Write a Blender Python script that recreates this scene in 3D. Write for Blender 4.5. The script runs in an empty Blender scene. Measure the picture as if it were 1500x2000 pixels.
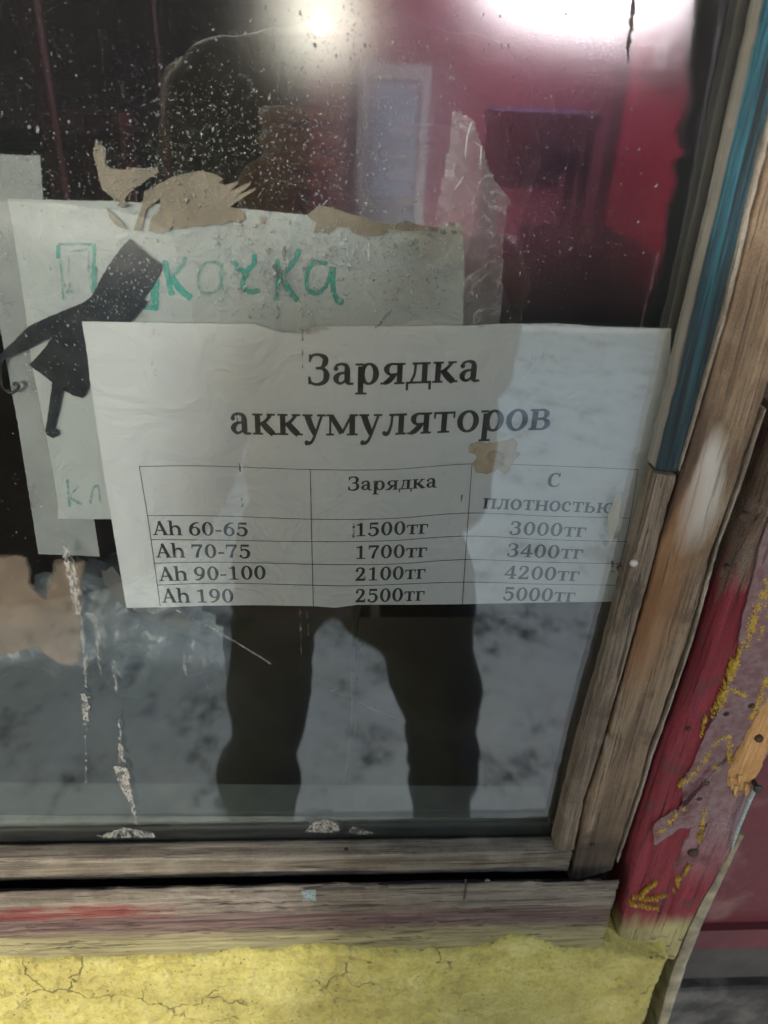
import bpy, math, random
import numpy as np
from mathutils import Vector, Matrix, noise
random.seed(7); rng = np.random.default_rng(7)
S = bpy.context.scene; COL = S.collection
# ------------------------------------------------------------ camera, light
F = 1502.; CD = .38; CH = 1.5
nz = lambda v: v / np.linalg.norm(v)
AX = nz(np.array([23450, 188, 1502.])); AD = np.array([-117, 2600, 1502.]); AD = nz(AD - AX*(AD@AX))
AZ = -AD; AY = np.cross(AZ, AX); CM = np.array([AX, AY, AZ]); CP = np.array([0, -CD, CH])
cd = bpy.data.cameras.new('camera'); cam = bpy.data.objects.new('camera', cd); COL.objects.link(cam); S.camera = cam
r_ = CM@np.array([1, 0, 0]); u_ = CM@np.array([0, -1, 0]); b_ = CM@np.array([0, 0, -1])
cam.matrix_world = Matrix(((r_[0], u_[0], b_[0], CP[0]), (r_[1], u_[1], b_[1], CP[1]), (r_[2], u_[2], b_[2], CP[2]), (0, 0, 0, 1)))
cd.sensor_fit = 'VERTICAL'; cd.sensor_height = 36; cd.lens = F/2000*36
cd.clip_start = .005; cd.clip_end = 500
cd.dof.use_dof = True; cd.dof.focus_distance = .475; cd.dof.aperture_fstop = 8.5
W = bpy.data.worlds.new('World'); S.world = W; W.use_nodes = True
SUN_EL, SUN_AZ = math.radians(11), math.radians(-11)      # azimuth from -y towards -x
sk = W.node_tree.nodes.new('ShaderNodeTexSky'); sk.sky_type = 'NISHITA'; sk.sun_disc = False
sk.sun_elevation = SUN_EL; sk.sun_rotation = math.pi - SUN_AZ; sk.dust_density = 2.2; sk.air_density = 1.0; sk.ozone_density = 1.2
bg = W.node_tree.nodes['Background']; bg.inputs[1].default_value = .15
W.node_tree.links.new(sk.outputs[0], bg.inputs[0])
sd = bpy.data.lights.new('sun', 'SUN'); sd.energy = .92; sd.angle = math.radians(6); sd.color = (.93, .97, 1)
sun = bpy.data.objects.new('sun', sd); COL.objects.link(sun)
sv = Vector((math.sin(SUN_AZ)*math.cos(SUN_EL), -math.cos(SUN_AZ)*math.cos(SUN_EL), math.sin(SUN_EL)))
sun.rotation_euler = sv.to_track_quat('Z', 'Y').to_euler(); sun.location = sv*8
S.view_settings.view_transform = 'Standard'; S.view_settings.look = 'None'
S.view_settings.exposure = 1.72; S.view_settings.gamma = 1; S.view_settings.use_curve_mapping = False
S.cycles.max_bounces = 10; S.cycles.transparent_max_bounces = 24; S.cycles.glossy_bounces = 5; S.cycles.transmission_bounces = 8
S.cycles.sample_clamp_indirect = 6; S.cycles.caustics_reflective = False; S.cycles.caustics_refractive = False
S.cycles.use_denoising = True

# ------------------------------------------------------------ helpers
def P(px, py, y=0.):
    d = CM@np.array([px-750, py-1000, F]); return CP + d*((y-CP[1])/d[1])
def PZ(px, py, z):
    d = CM@np.array([px-750, py-1000, F]); return CP + d*((z-CP[2])/d[2])
def fbm(x, y, z=0., o=4):
    return noise.fractal(Vector((x, y, z)), 1.0, 2.0, o)
def tag(o, label=None, cat=None, group=None, kind=None):
    for k, v in (('label', label), ('category', cat), ('group', group), ('kind', kind)):
        if v: o[k] = v
    if cat and not kind: o['kind'] = 'thing'
    return o
def empty(name, loc=(0, 0, 0)):
    o = bpy.data.objects.new(name, None); COL.objects.link(o); o.location = loc; o.empty_display_size = .05; return o
def wloc(o):
    v = Vector(o.location)
    return v
def adopt(o, parent):
    if parent is not None:
        o.parent = parent
        m = Matrix.Translation(parent.location)
        p = parent.parent
        if p is not None: m = Matrix.Translation(Vector((0, 0, 0)))
        if parent.type == 'MESH' and parent.parent is not None:
            m = Matrix.Identity(4)
        o.matrix_parent_inverse = m.inverted()
    return o
def mk(name, vs, fs, mat, parent=None, smooth=False, attr=None):
    me = bpy.data.meshes.new(name)
    me.from_pydata([tuple(map(float, v)) for v in vs], [], fs)
    if attr is not None:
        a = me.attributes.new('d', 'FLOAT', 'POINT'); a.data.foreach_set('value', np.asarray(attr, dtype=np.float32))
    if mat: me.materials.append(mat)
    if smooth: me.polygons.foreach_set('use_smooth', [True]*len(me.polygons))
    me.update()
    o = bpy.data.objects.new(name, me); COL.objects.link(o)
    return adopt(o, parent)
def box(name, x0, x1, y0, y1, z0, z1, mat, parent=None, bev=0.):
    vs = [(x, y, z) for x in (x0, x1) for y in (y0, y1) for z in (z0, z1)]
    fs = [(0, 1, 3, 2), (4, 6, 7, 5), (0, 4, 5, 1), (2, 3, 7, 6), (0, 2, 6, 4), (1, 5, 7, 3)]
    o = mk(name, vs, fs, mat, parent)
    if bev:
        m = o.modifiers.new('b', 'BEVEL'); m.width = bev; m.segments = 2
    return o
def rev(name, prof, c, mat, parent=None, n=24, axis='Z'):       # lathe: (r, h)
    vs = []; fs = []
    for r, h in prof:
        for k in range(n):
            a = 2*math.pi*k/n
            p = (r*math.cos(a), r*math.sin(a), h) if axis == 'Z' else (r*math.cos(a), h, r*math.sin(a))
            vs.append((c[0]+p[0], c[1]+p[1], c[2]+p[2]))
    for i in range(len(prof)-1):
        for k in range(n):
            fs.append((i*n+k, i*n+(k+1) % n, (i+1)*n+(k+1) % n, (i+1)*n+k))
    fs.append(tuple(range(n))[::-1]); fs.append(tuple((len(prof)-1)*n+k for k in range(n)))
    return mk(name, vs, fs, mat, parent, smooth=True)
def tube(name, pts, r, mat, parent=None, n=7):
    pts = [Vector(p) for p in pts]; vs = []; fs = []
    rs = r if isinstance(r, (list, tuple)) else [r]*len(pts)
    for i, p in enumerate(pts):
        t = (pts[min(i+1, len(pts)-1)]-pts[max(i-1, 0)]).normalized()
        a = t.orthogonal() if abs(t.y) > .9 else t.cross(Vector((0, 1, 0))); a.normalize(); b = t.cross(a)
        for k in range(n):
            w = 2*math.pi*k/n; vs.append(p+(a*math.cos(w)+b*math.sin(w))*rs[i])
    for i in range(len(pts)-1):
        for k in range(n):
            fs.append((i*n+k, i*n+(k+1) % n, (i+1)*n+(k+1) % n, (i+1)*n+k))
    fs.append(tuple(range(n))[::-1]); fs.append(tuple((len(pts)-1)*n+k for k in range(n)))
    return mk(name, vs, fs, mat, parent, smooth=True)
def cat(pts, sub=6):
    pts = [np.array(p, float) for p in pts]
    if len(pts) < 3: return pts
    out = []; q = [2*pts[0]-pts[1]]+pts+[2*pts[-1]-pts[-2]]
    for i in range(1, len(q)-2):
        for s in range(sub):
            t = s/sub; a, b, c, d = q[i-1:i+3]
            out.append(.5*((2*b)+(c-a)*t+(2*a-5*b+4*c-d)*t*t+(3*b-a-3*c+d)*t**3))
    out.append(pts[-1]); return out
def resample(pts, n):
    pts = np.array(pts, float); L = np.r_[0, np.cumsum(np.linalg.norm(np.diff(pts, axis=0), axis=1))]
    t = np.linspace(0, L[-1], n); return np.stack([np.interp(t, L, pts[:, k]) for k in range(pts.shape[1])], 1)

# ------------------------------------------------------------ materials
class N:
    def __init__(s, name):
        s.m = bpy.data.materials.new(name); s.m.use_nodes = True; s.t = s.m.node_tree; s.t.nodes.clear()
        s.out = s.t.nodes.new('ShaderNodeOutputMaterial')
    def n(s, ty, **kw):
        nd = s.t.nodes.new('ShaderNode'+ty)
        for k, v in kw.items():
            if k.startswith('i_'):
                key = k[2:]; key = int(key) if key.isdigit() else key.replace('_', ' ')
                s.set(nd.inputs[key], v)
            else: setattr(nd, k, v)
        return nd
    def set(s, sock, v):
        if isinstance(v, bpy.types.NodeSocket): s.t.links.new(v, sock)
        elif isinstance(v, (tuple, list)) and sock.type == 'RGBA' and len(v) == 3: sock.default_value = (*v, 1)
        else: sock.default_value = v
    def co(s, scale=(1, 1, 1), rot=(0, 0, 0)):
        t = s.n('TexCoord'); mp = s.n('Mapping'); s.t.links.new(t.outputs['Object'], mp.inputs[0])
        mp.inputs['Scale'].default_value = scale; mp.inputs['Rotation'].default_value = rot; return mp.outputs[0]
    def noise(s, scale=(1, 1, 1), sc=1., det=4., dist=0., rough=.55, rot=(0, 0, 0)):
        nd = s.n('TexNoise'); s.set(nd.inputs['Vector'], s.co(scale, rot)); nd.inputs['Scale'].default_value = sc
        nd.inputs['Detail'].default_value = det; nd.inputs['Distortion'].default_value = dist; nd.inputs['Roughness'].default_value = rough
        return nd.outputs[0]
    def ramp(s, v, stops):
        r = s.n('ValToRGB'); s.set(r.inputs[0], v); e = r.color_ramp.elements
        while len(e) < len(stops): e.new(.5)
        for q, (p, c) in zip(e, stops):
            q.position = p; q.color = (c, c, c, 1) if not isinstance(c, (tuple, list)) else (*c, 1)
        return r.outputs[0]
    def math(s, op, a, b=0., clamp=False):
        m = s.n('Math', operation=op); m.use_clamp = clamp; s.set(m.inputs[0], a); s.set(m.inputs[1], b); return m.outputs[0]
    def mix(s, f, a, b):
        m = s.n('Mix', data_type='RGBA'); s.set(m.inputs[0], f); s.set(m.inputs[6], a); s.set(m.inputs[7], b); return m.outputs[2]
    def rng(s, v, a, b, c=0., d=1.):
        m = s.n('MapRange'); s.set(m.inputs[0], v)
        for k, x in enumerate((a, b, c, d)): m.inputs[k+1].default_value = x
        return m.outputs[0]
    def z(s, ax=2):
        t = s.n('TexCoord'); q = s.n('SeparateXYZ'); s.t.links.new(t.outputs['Object'], q.inputs[0]); return q.outputs[ax]
    def bump(s, h, st=.5, dist=.001):
        b = s.n('Bump'); s.set(b.inputs['Height'], h); b.inputs['Strength'].default_value = st; b.inputs['Distance'].default_value = dist; return b.outputs[0]
    def bsdf(s, col, rough=.6, nrm=None, **kw):
        b = s.n('BsdfPrincipled'); s.set(b.inputs['Base Color'], col); s.set(b.inputs['Roughness'], rough)
        if nrm is not None: s.set(b.inputs['Normal'], nrm)
        for k, v in kw.items(): s.set(b.inputs[k.replace('_', ' ')], v)
        return b.outputs[0]
    def mixs(s, f, a, b):
        m = s.n('MixShader'); s.set(m.inputs[0], f); s.set(m.inputs[1], a); s.set(m.inputs[2], b); return m.outputs[0]
    def done(s, sh): s.t.links.new(sh, s.out.inputs[0]); return s.m
def plain(name, col, rough=.6, var=.15, sc=20, bump=.0, **kw):
    if rough == .95: kw['Specular_IOR_Level'] = .05
    m = N(name); nn = m.noise(sc=sc)
    c = m.mix(m.rng(nn, .3, .7), tuple(x*(1-var) for x in col), tuple(min(1, x*(1+var)) for x in col))
    return m.done(m.bsdf(c, rough, m.bump(nn, bump, .002) if bump else None, **kw))
def wood(name, dark, mid, light, grain='z', extra=None, bump=.8):
    m = N(name)
    V = (lambda a, b: (a, a, b)) if grain == 'z' else (lambda a, b: (b, a, a))
    n1 = m.noise(V(1000, 16), 1, 6, .3, .62); n0 = m.noise(V(240, 8), 1, 6, .5, .6); n2 = m.noise(V(70, 4), 1, 5, .8, .6); n3 = m.noise((1, 1, 1), 22, 6, .6, .62)
    fine = m.noise((1, 1, 1), 1400, 3, rough=.7)
    gsum = m.math('ADD', m.math('MULTIPLY', n1, .45), m.math('MULTIPLY', n0, .55))
    c = m.ramp(gsum, [(.42, dark), (.485, mid), (.555, light)])
    c = m.mix(m.rng(n2, .42, .60, 0, .75), c, m.mix(.65, mid, dark))
    c = m.mix(m.rng(n3, .50, .66, 0, .6), c, light)
    c = m.mix(m.rng(n3, .46, .34, 0, .75), c, dark)
    cr = m.math('MULTIPLY', m.rng(m.noise(V(620, 9), 1, 4, 1.0), .345, .385), m.rng(m.noise(V(170, 7), 1, 4, .8), .315, .34))           # cracks
    c = m.mix(cr, tuple(x*.15 for x in dark), c)
    c = m.mix(m.rng(fine, .38, .62, 0, .55), m.mix(.3, c, light), m.mix(.55, c, dark))
    if extra: c = extra(m, c, n1)
    h = m.math('ADD', m.math('MULTIPLY', gsum, .9), m.math('ADD', m.math('MULTIPLY', cr, .9), m.math('MULTIPLY', fine, .25)))
    return m.done(m.bsdf(c, .82, m.bump(h, bump, .0018)))
def stain_mat(name, c1, c2, amp=.002, sc=250, soft=.0006, rough=.7, opac=1., nsc=60, stretch=(1, 1, 1), holes=0.):
    m = N(name); a = m.n('Attribute', attribute_name='d').outputs['Fac']
    nn = m.noise(stretch, sc, 5)
    v = m.math('ADD', a, m.math('MULTIPLY', m.math('SUBTRACT', nn, .5), amp*2))
    al = m.rng(v, 0, soft)
    if holes: al = m.math('MULTIPLY', al, m.rng(m.noise(stretch, sc*.9, 6, 1.5), holes-.05, holes+.05))
    al = m.math('MULTIPLY', al, opac)
    c = m.mix(m.rng(m.noise(sc=nsc, det=6), .35, .65), c1, c2)
    return m.done(m.mixs(al, m.n('BsdfTransparent').outputs[0], m.bsdf(c, rough)))
def sdist(poly, X, Z):
    d = np.full(X.shape, 1e9); ins = np.zeros(X.shape, bool); n = len(poly)
    for i in range(n):
        ax, az = poly[i]; bx, bz = poly[(i+1) % n]
        ex, ez = bx-ax, bz-az; L = ex*ex+ez*ez+1e-18
        t = np.clip(((X-ax)*ex+(Z-az)*ez)/L, 0, 1)
        d = np.minimum(d, np.hypot(X-ax-t*ex, Z-az-t*ez))
        c = (az > Z) != (bz > Z)
        with np.errstate(divide='ignore', invalid='ignore'):
            ins ^= c & (X < (bx-ax)*(Z-az)/(bz-az+1e-18)+ax)
    return np.where(ins, d, -d)
def sheet(name, poly_px, y, mat, parent=None, step=.0015, margin=.003, bulge=None, world=False, th=0.):
    poly = np.array([(p[0], p[1]) if world else tuple(P(p[0], p[1], y)[[0, 2]]) for p in poly_px])
    x0, z0 = poly.min(0)-margin; x1, z1 = poly.max(0)+margin
    nx = max(2, int((x1-x0)/step)+1); nzz = max(2, int((z1-z0)/step)+1)
    xs = np.linspace(x0, x1, nx); zs = np.linspace(z0, z1, nzz); X, Z = np.meshgrid(xs, zs)
    d = sdist(poly, X, Z); keep = d > -margin
    Y = np.full(X.shape, y)
    if bulge: Y = Y+np.array([[bulge(x, z) for x in xs] for z in zs])
    idx = -np.ones(X.shape, int); fs = []; vs = []; at = []
    for j in range(nzz-1):
        for i in range(nx-1):
            if keep[j:j+2, i:i+2].any():
                q = []
                for (a, b) in ((j, i), (j, i+1), (j+1, i+1), (j+1, i)):
                    if idx[a, b] < 0:
                        idx[a, b] = len(vs); vs.append((X[a, b], Y[a, b], Z[a, b])); at.append(d[a, b])
                    q.append(int(idx[a, b]))
                fs.append(tuple(q))
    return mk(name, vs, fs, mat, parent, smooth=True, attr=at)
def solid(name, poly_px, y, mat, parent=None, th=.0004, jit=.0, world=False, curl=None):
    """thin solid of an outline: front at y, back at y+th"""
    pts = [tuple(p) for p in poly_px]
    w = np.array([(p[0], p[1]) if world else tuple(P(p[0], p[1], y)[[0, 2]]) for p in pts])
    if jit:
        n = len(w); out = []
        for i in range(n):
            a, b = w[i], w[(i+1) % n]; L = np.hypot(*(b-a)); k = max(1, int(L/.0016))
            for s in range(k):
                q = a+(b-a)*s/k; out.append((q[0]+(jit*fbm(q[0]*400, q[1]*400, 3) if s else 0), q[1]+(jit*fbm(q[0]*400, q[1]*400, 9) if s else 0)))
        w = np.array(out)
    n = len(w); cy = (lambda x, z: curl(x, z)) if curl else (lambda x, z: 0)
    vs = [(x, y+cy(x, z), z) for x, z in w]+[(x, y+th+cy(x, z), z) for x, z in w]
    fs = [tuple(range(n)), tuple(range(2*n-1, n-1, -1))]+[(i, i+n, (i+1) % n+n, (i+1) % n) for i in range(n)]
    o = mk(name, vs, fs, mat, parent)
    return o
def board(name, A, B, yf, yb, mat, parent=None, n=160, m=14, amp=.0005, fr=(40, 300), edge=.0012, jit=.0006, along='z', seed=0., rnd=.0015, world=False, yfun=None, chips=None):
    """plank between outline A and outline B (pixels on plane yf unless world), front displaced, sides to yb"""
    if not world:
        A = [tuple(P(p[0], p[1], yf)[[0, 2]]) for p in A]; B = [tuple(P(p[0], p[1], yf)[[0, 2]]) for p in B]
    A = resample(A, n); B = resample(B, n); vs = []; fs = []
    for i in range(n):
        a, b = A[i].copy(), B[i].copy()
        la = A[i][1] if along == 'z' else A[i][0]
        ja = jit*.45*fbm(la*90, seed, 1, 5)+jit*1.5*max(0, fbm(la*45, seed+5, 2, 3)-.25); jb = jit*.45*fbm(la*90, seed+9, 4, 5)-jit*1.5*max(0, fbm(la*45, seed+15, 2, 3)-.25)
        dr = (b-a)/max(1e-9, np.hypot(*(b-a)))
        a = a+dr*ja; b = b+dr*jb
        if chips: a, b = chips(a, b, la)
        row = []
        for j in range(m):
            t = j/(m-1); q = a+(b-a)*t; e = min(t, 1-t)*np.hypot(*(b-a))
            dy = 0
            if e < rnd: dy = rnd*(1-math.sqrt(max(0, 1-(1-e/rnd)**2)))
            f0, f1 = fr
            s = fbm(q[0]*(f1 if along == 'z' else f0), q[1]*(f0 if along == 'z' else f1), seed, 4)
            yy = yf+dy+amp*s+(yfun(q[0], q[1]) if yfun else 0)
            row.append((q[0], yy, q[1]))
        vs.append((a[0], yb, a[1])); vs.extend(row); vs.append((b[0], yb, b[1]))
    w = m+2
    for i in range(n-1):
        for j in range(w-1):
            fs.append((i*w+j, i*w+j+1, (i+1)*w+j+1, (i+1)*w+j))
        fs.append((i*w+w-1, i*w, (i+1)*w, (i+1)*w+w-1))
    fs.append(tuple(range(w))[::-1]); fs.append(tuple((n-1)*w+k for k in range(w)))
    o = mk(name, vs, fs, mat, parent, smooth=True)
    o.data.polygons.foreach_set('use_smooth', [len(p.vertices) == 4 for p in o.data.polygons])
    m_ = o.modifiers.new('e', 'EDGE_SPLIT'); m_.split_angle = math.radians(50)
    return o

# ------------------------------------------------------------ the setting outdoors
def m_ground():
    m = N('trodden_snow'); n1 = m.noise(sc=5, det=8, rough=.62); n2 = m.noise(sc=26, det=6, rough=.65); n3 = m.noise(sc=1.1, det=3)
    f = m.math('ADD', m.math('MULTIPLY', n1, .55), m.math('ADD', m.math('MULTIPLY', n2, .3), m.math('MULTIPLY', n3, .15)))
    c = m.ramp(f, [(.37, (.13, .125, .115)), (.42, (.42, .41, .385)), (.47, (.77, .745, .70)), (.56, (.90, .87, .82))])
    return m.done(m.bsdf(c, .8, m.bump(f, .9, .03)))
g = 60
gv = []; gf = []; nn_ = 90
for j in range(nn_+1):
    for i in range(nn_+1):
        u = (i/nn_*2-1); v = (j/nn_*2-1); x = math.copysign(abs(u)**2.6, u)*g; y = math.copysign(abs(v)**2.6, v)*g-1.2
        dz = .03*fbm(x*1.5, y*1.5, 0, 4) if -2.4 > 0 or y < -.1 or x > .35 else 0
        gv.append((x, y, dz*min(1, max(0, (-y-.1)*3)) if x < .35 else dz*.4))
for j in range(nn_):
    for i in range(nn_):
        xm = (gv[j*(nn_+1)+i][0]+gv[j*(nn_+1)+i+1][0])/2; ym = (gv[j*(nn_+1)+i][1]+gv[(j+1)*(nn_+1)+i][1])/2
        if -2.3 < xm < 1.6 and .35 < ym < 8.0: continue       # the sunken room stands here
        gf.append((j*(nn_+1)+i, j*(nn_+1)+i+1, (j+1)*(nn_+1)+i+1, (j+1)*(nn_+1)+i))
tag(mk('ground', gv, gf, m_ground(), smooth=True), 'trodden grey snow and ice in front of the window', kind='structure')
# dark red board shed, added out of view to keep bright sky out of the reflection
shed = tag(empty('added_dark_shed', (-2.4, -15.5, 0)), 'dark red board shed added across the yard to keep the upper reflection dark', 'shed')
sm = [plain('shed_board_%d' % k, c, .8, .25, 6) for k, c in enumerate([(.09, .02, .022), (.07, .018, .02), (.06, .022, .02)])]
for k in range(96):
    box('board', -10.0+k*.27, -10.0+k*.27+.262, -15.5+.006*(k % 3), -15.44, .02, 3.5+.02*(k % 4), sm[k % 3], shed)
box('sky_gap_backing', -9.9, 15.8, -15.43, -15.40, .02, 3.5, sm[2], shed)
box('roof', -10.2, 16.1, -17.6, -15.2, 3.58, 3.66, plain('roof_felt', (.05, .05, .05), .9), shed)
box('side_wall', -10.0, -9.95, -17.5, -15.42, 0, 3.55, sm[1], shed); box('side_wall', 15.87, 15.92, -17.5, -15.42, 0, 3.55, sm[1], shed)

fn = tag(empty('added_dark_fence', (0, -4.7, 0)), 'low dark board fence added across the yard to darken the upper reflection', 'fence')  # added fence, unseen directly; hides bright ground from the upper reflection
box('slit_backing', -7, 5.8, -4.699, -4.69, .03, 1.08, plain('slit_backing_dark', (.02, .018, .017), .9), fn)
fnm = [plain('fence_board_%d' % k, c, .9, .3, 8) for k, c in enumerate([(.030, .022, .020), (.022, .018, .017), (.036, .024, .022)])]
for k in range(64): box('board', -7+k*.2, -7+k*.2+.19, -4.72, -4.70, .03, 1.10+.015*(k % 3), fnm[k % 3], fn)
for zz in (.3, .75): box('fence_rail', -7, 5.8, -4.77, -4.721, zz, zz+.07, fnm[1], fn)
hv = []; hf = []
for j in range(13):
    for i in range(33):
        a = 2*math.pi*i/32; r = math.cos(j/12*math.pi/2)**.35 if j < 12 else 0; h = .98*math.sin(j/12*math.pi/2)**.7
        w = 1+.07*fbm(math.cos(a)*1.5, math.sin(a)*1.5, j*.2)
        hv.append((-1.80+1.45*r*w*(abs(math.cos(a))**.6)*math.copysign(1, math.cos(a)), -2.55+.95*r*w*(abs(math.sin(a))**.6)*math.copysign(1, math.sin(a)), h*(1+(w-1)*.3)))
for j in range(12):
    for i in range(32): hf.append((j*33+i, j*33+i+1, j*33+34+i, j*33+33+i))
tag(mk('added_dark_heap', hv, hf, plain('added_heap_dark', (.02, .022, .025), .7, .4, 9, .5), None, True), 'dark heap added in the yard to darken the reflection at the left of the glass', 'heap')  # added dark mass, there only to dim the reflection on the left
# ------------------------------------------------------------ the room behind the glass
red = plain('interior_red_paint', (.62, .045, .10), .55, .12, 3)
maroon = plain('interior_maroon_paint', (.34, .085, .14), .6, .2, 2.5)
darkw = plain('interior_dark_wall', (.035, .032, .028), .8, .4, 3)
rx0, rx1, ry0, ry1, rz0, rz1 = -5.2, 3.9, .36, 8.2, -.45, 2.45
def st(o): return tag(o, kind='structure')
st(box('room_floor', rx0, rx1, ry0, ry1+.1, rz0-.1, rz0, plain('room_floor_paint', (.07, .045, .045), .6)))
st(box('room_ceiling', rx0, rx1, .1, ry1+.1, rz1, rz1+.1, plain('room_ceiling_board', (.16, .14, .14), .8)))
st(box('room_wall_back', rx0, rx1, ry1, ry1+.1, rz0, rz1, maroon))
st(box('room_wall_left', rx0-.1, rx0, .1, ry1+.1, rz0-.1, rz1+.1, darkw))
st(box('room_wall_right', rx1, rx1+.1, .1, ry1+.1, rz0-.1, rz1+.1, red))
# door at the far end
dw = plain('door_white_paint', (.62, .63, .64), .5, .06, 8)
dr = tag(empty('far_doorway', (.54, 8.1, rz0)), 'white framed doorway with a pale blue pane, at the far end of the red room', 'doorway')
box('door_frame', .19, .30, 8.08, 8.17, rz0+.003, 1.54, dw, dr, .008); box('door_frame', .80, .90, 8.08, 8.17, rz0+.003, 1.54, dw, dr, .008)
box('door_frame', .303, .797, 8.08, 8.17, 1.40, 1.54, dw, dr, .008)
box('door_leaf', .303, .797, 8.12, 8.16, rz0+.003, 1.395, plain('door_leaf_grey', (.40, .41, .45), .5, .08, 6), dr)
box('door_pane', .345, .755, 8.105, 8.118, .35, 1.36, plain('door_pane_blue', (.50, .60, .76), .25, .05, 6), dr)
rev('door_handle', [(.012, 0), (.012, .05), (.02, .06), (.02, .08)], (.76, 8.02, .25), plain('handle_steel', (.3, .3, .3), .3, Metallic=1.), dr, 10, 'Y')
# bright red partition on the right with its shelf
YP = 7.4
pa = P(1238, 60, YP)
pr = tag(empty('red_partition', (pa[0]+.5, YP, rz0)), 'bright red painted partition carrying a small shelf, right side of the room', 'partition')
for k in range(6):
    xx = pa[0]+k*.225
    box('panel', xx, xx+.219, YP+.006*(k % 2), YP+.05, rz0+.003, rz1-.003, red, pr, .003)
q = P(1290, 40, YP)
box('top_board', pa[0]-.004, pa[0]+1.34, YP-.03, YP-.002, q[2], q[2]+.36, plain('lilac_board', (.42, .38, .46), .6), pr)
box('edge_post', pa[0]-.06, pa[0]-.008, YP-.05, YP+.05, rz0+.003, rz1-.003, plain('black_post', (.03, .028, .03), .7, .5, 9), pr)
q = P(1275, 138, YP-.2)
sh = tag(box('wall_shelf', q[0]-.05, q[0]+.46, YP-.35, YP-.032, q[2]-.03, q[2]+.004, plain('shelf_dark', (.07, .05, .055), .6)), 'small dark shelf on the bright red partition', 'shelf')
q = P(1292, 130, YP-.2); zs = q[2]-.005; zs = float(P(1275, 138, YP-.2)[2])+.006
wm = plain('white_plastic', (.66, .64, .62), .4)
def sc_(pr_, k): return [(r*k, h*k) for r, h in pr_]
bt = tag(empty('plastic_bottle', (q[0], YP-.2, zs)), 'white plastic bottle with a narrow neck on the dark wall shelf', 'bottle')
rev('bottle_body', sc_([(.001, 0), (.028, .002), (.03, .01), (.03, .07), (.026, .085), (.014, .095)], 2.5), (q[0], YP-.2, zs), wm, bt)
rev('bottle_cap', sc_([(.016, .096), (.016, .125), (.014, .128), (.001, .129)], 2.5), (q[0], YP-.2, zs), plain('bottle_cap_grey', (.4, .38, .38), .5), bt)
tag(rev('small_jar', sc_([(.001, 0), (.024, .002), (.025, .045), (.02, .05), (.001, .052)], 2.5), (q[0]+.15, YP-.2, zs), plain('jar_grey', (.34, .3, .34), .4)), 'short grey jar beside the white bottle on the wall shelf', 'jar')
tag(rev('dark_tin', sc_([(.001, 0), (.03, .002), (.03, .075), (.001, .077)], 2.5), (q[0]+.29, YP-.2, zs), plain('tin_dark', (.05, .04, .06), .4)), 'dark tin at the right end of the wall shelf', 'tin')
# lamp on the far wall
def lamp_mat(name, col, st_):
    m = N(name); e = m.n('Emission'); m.set(e.inputs[0], col); e.inputs[1].default_value = st_; return m.done(e.outputs[0])
q = P(1065, -50, 6.3)
L1 = tag(empty('hanging_lamp', (q[0], 6.3, q[2]-.08)), 'glaring white tube lamp before the far red wall at the top edge of the glass', 'lamp')
box('lamp_housing', q[0]-.50, q[0]+.50, 6.25, 6.35, q[2]+.052, q[2]+.12, dw, L1, .01)
for dx in (-.45, .45): tube('lamp_chain', [(q[0]+dx, 6.3, q[2]+.12), (q[0]+dx, 6.3, rz1)], .006, plain('chain_grey', (.2, .2, .2), .4), L1)
tube('lamp_tube', [(q[0]-.46, 6.3, q[2]), (q[0]+.46, 6.3, q[2])], .045, lamp_mat('tube_light', (1, .90, .96), 31), L1, 12)
q = P(627, 50, 5.0)
L2 = tag(empty('bare_bulb', (q[0], 5.0, q[2])), 'bare lit bulb hanging by a cord inside the dark room', 'lamp')
rev('glass_bulb', [(.004, -.04), (.022, -.036), (.034, -.015), (.034, .01), (.028, .04), (.022, .06)], (q[0], 5.0, q[2]), lamp_mat('bulb_light', (1, .93, .78), 26), L2, 20)
rev('bulb_socket', [(.024, .061), (.026, .12), (.008, .13)], (q[0], 5.0, q[2]), plain('socket_black', (.02, .02, .02), .5), L2, 14)
tube('bulb_cord', [(q[0], 5.0, q[2]+.13), (q[0]+.01, 5.0, rz1-.4), (q[0], 5.0, rz1)], .005, plain('cord_black', (.015, .015, .015), .6), L2)
# blue cabinet, table, things in it
q0 = P(962, 195, 6.2); q1 = P(1165, 215, 6.2); q2 = P(1000, 360, 6.2)
bc = tag(empty('blue_workbench', (q0[0]+.4, 6.2, rz0)), 'blue metal workbench by the red wall below the lamp glare', 'workbench')
blue = plain('blue_enamel', (.05, .06, .13), .95, .15, 5)
box('bench_top', q0[0], q1[0], 6.0, 6.5, q1[2]-.10, q1[2]-.02, blue, bc, .005)
box('drawer_box', q0[0]+.05, q0[0]+.55, 6.02, 6.48, q2[2], q1[2]-.104, blue, bc, .004)
for xx in (q0[0]+.02, q1[0]-.09):
    for yy in (6.03, 6.41): box('leg', xx, xx+.06, yy, yy+.06, rz0+.003, q1[2]-.104, blue, bc)
box('drawer_box', q1[0]-.30, q1[0]-.10, 6.1, 6.48, q1[2]-.45, q1[2]-.104, blue, bc, .004)
tb = tag(empty('wooden_table', (.55, 1.6, rz0)), 'small tan topped table close behind the glass, right of the handwritten sheet', 'table')
a = P(915, 552, 1.3); b = P(1065, 518, 1.3)
tan = plain('tan_board', (.09, .062, .046), .95, .2, 12)
box('tabletop', a[0]-.25, b[0], 1.28, 1.75, a[2]-.005, a[2]+.02, tan, tb, .004)
for xx in (a[0]-.22, b[0]-.06):
    for yy in (1.31, 1.69): box('leg', xx, xx+.035, yy, yy+.035, rz0+.003, a[2]-.008, tan, tb)
a = P(975, 600, 1.15)
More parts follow.
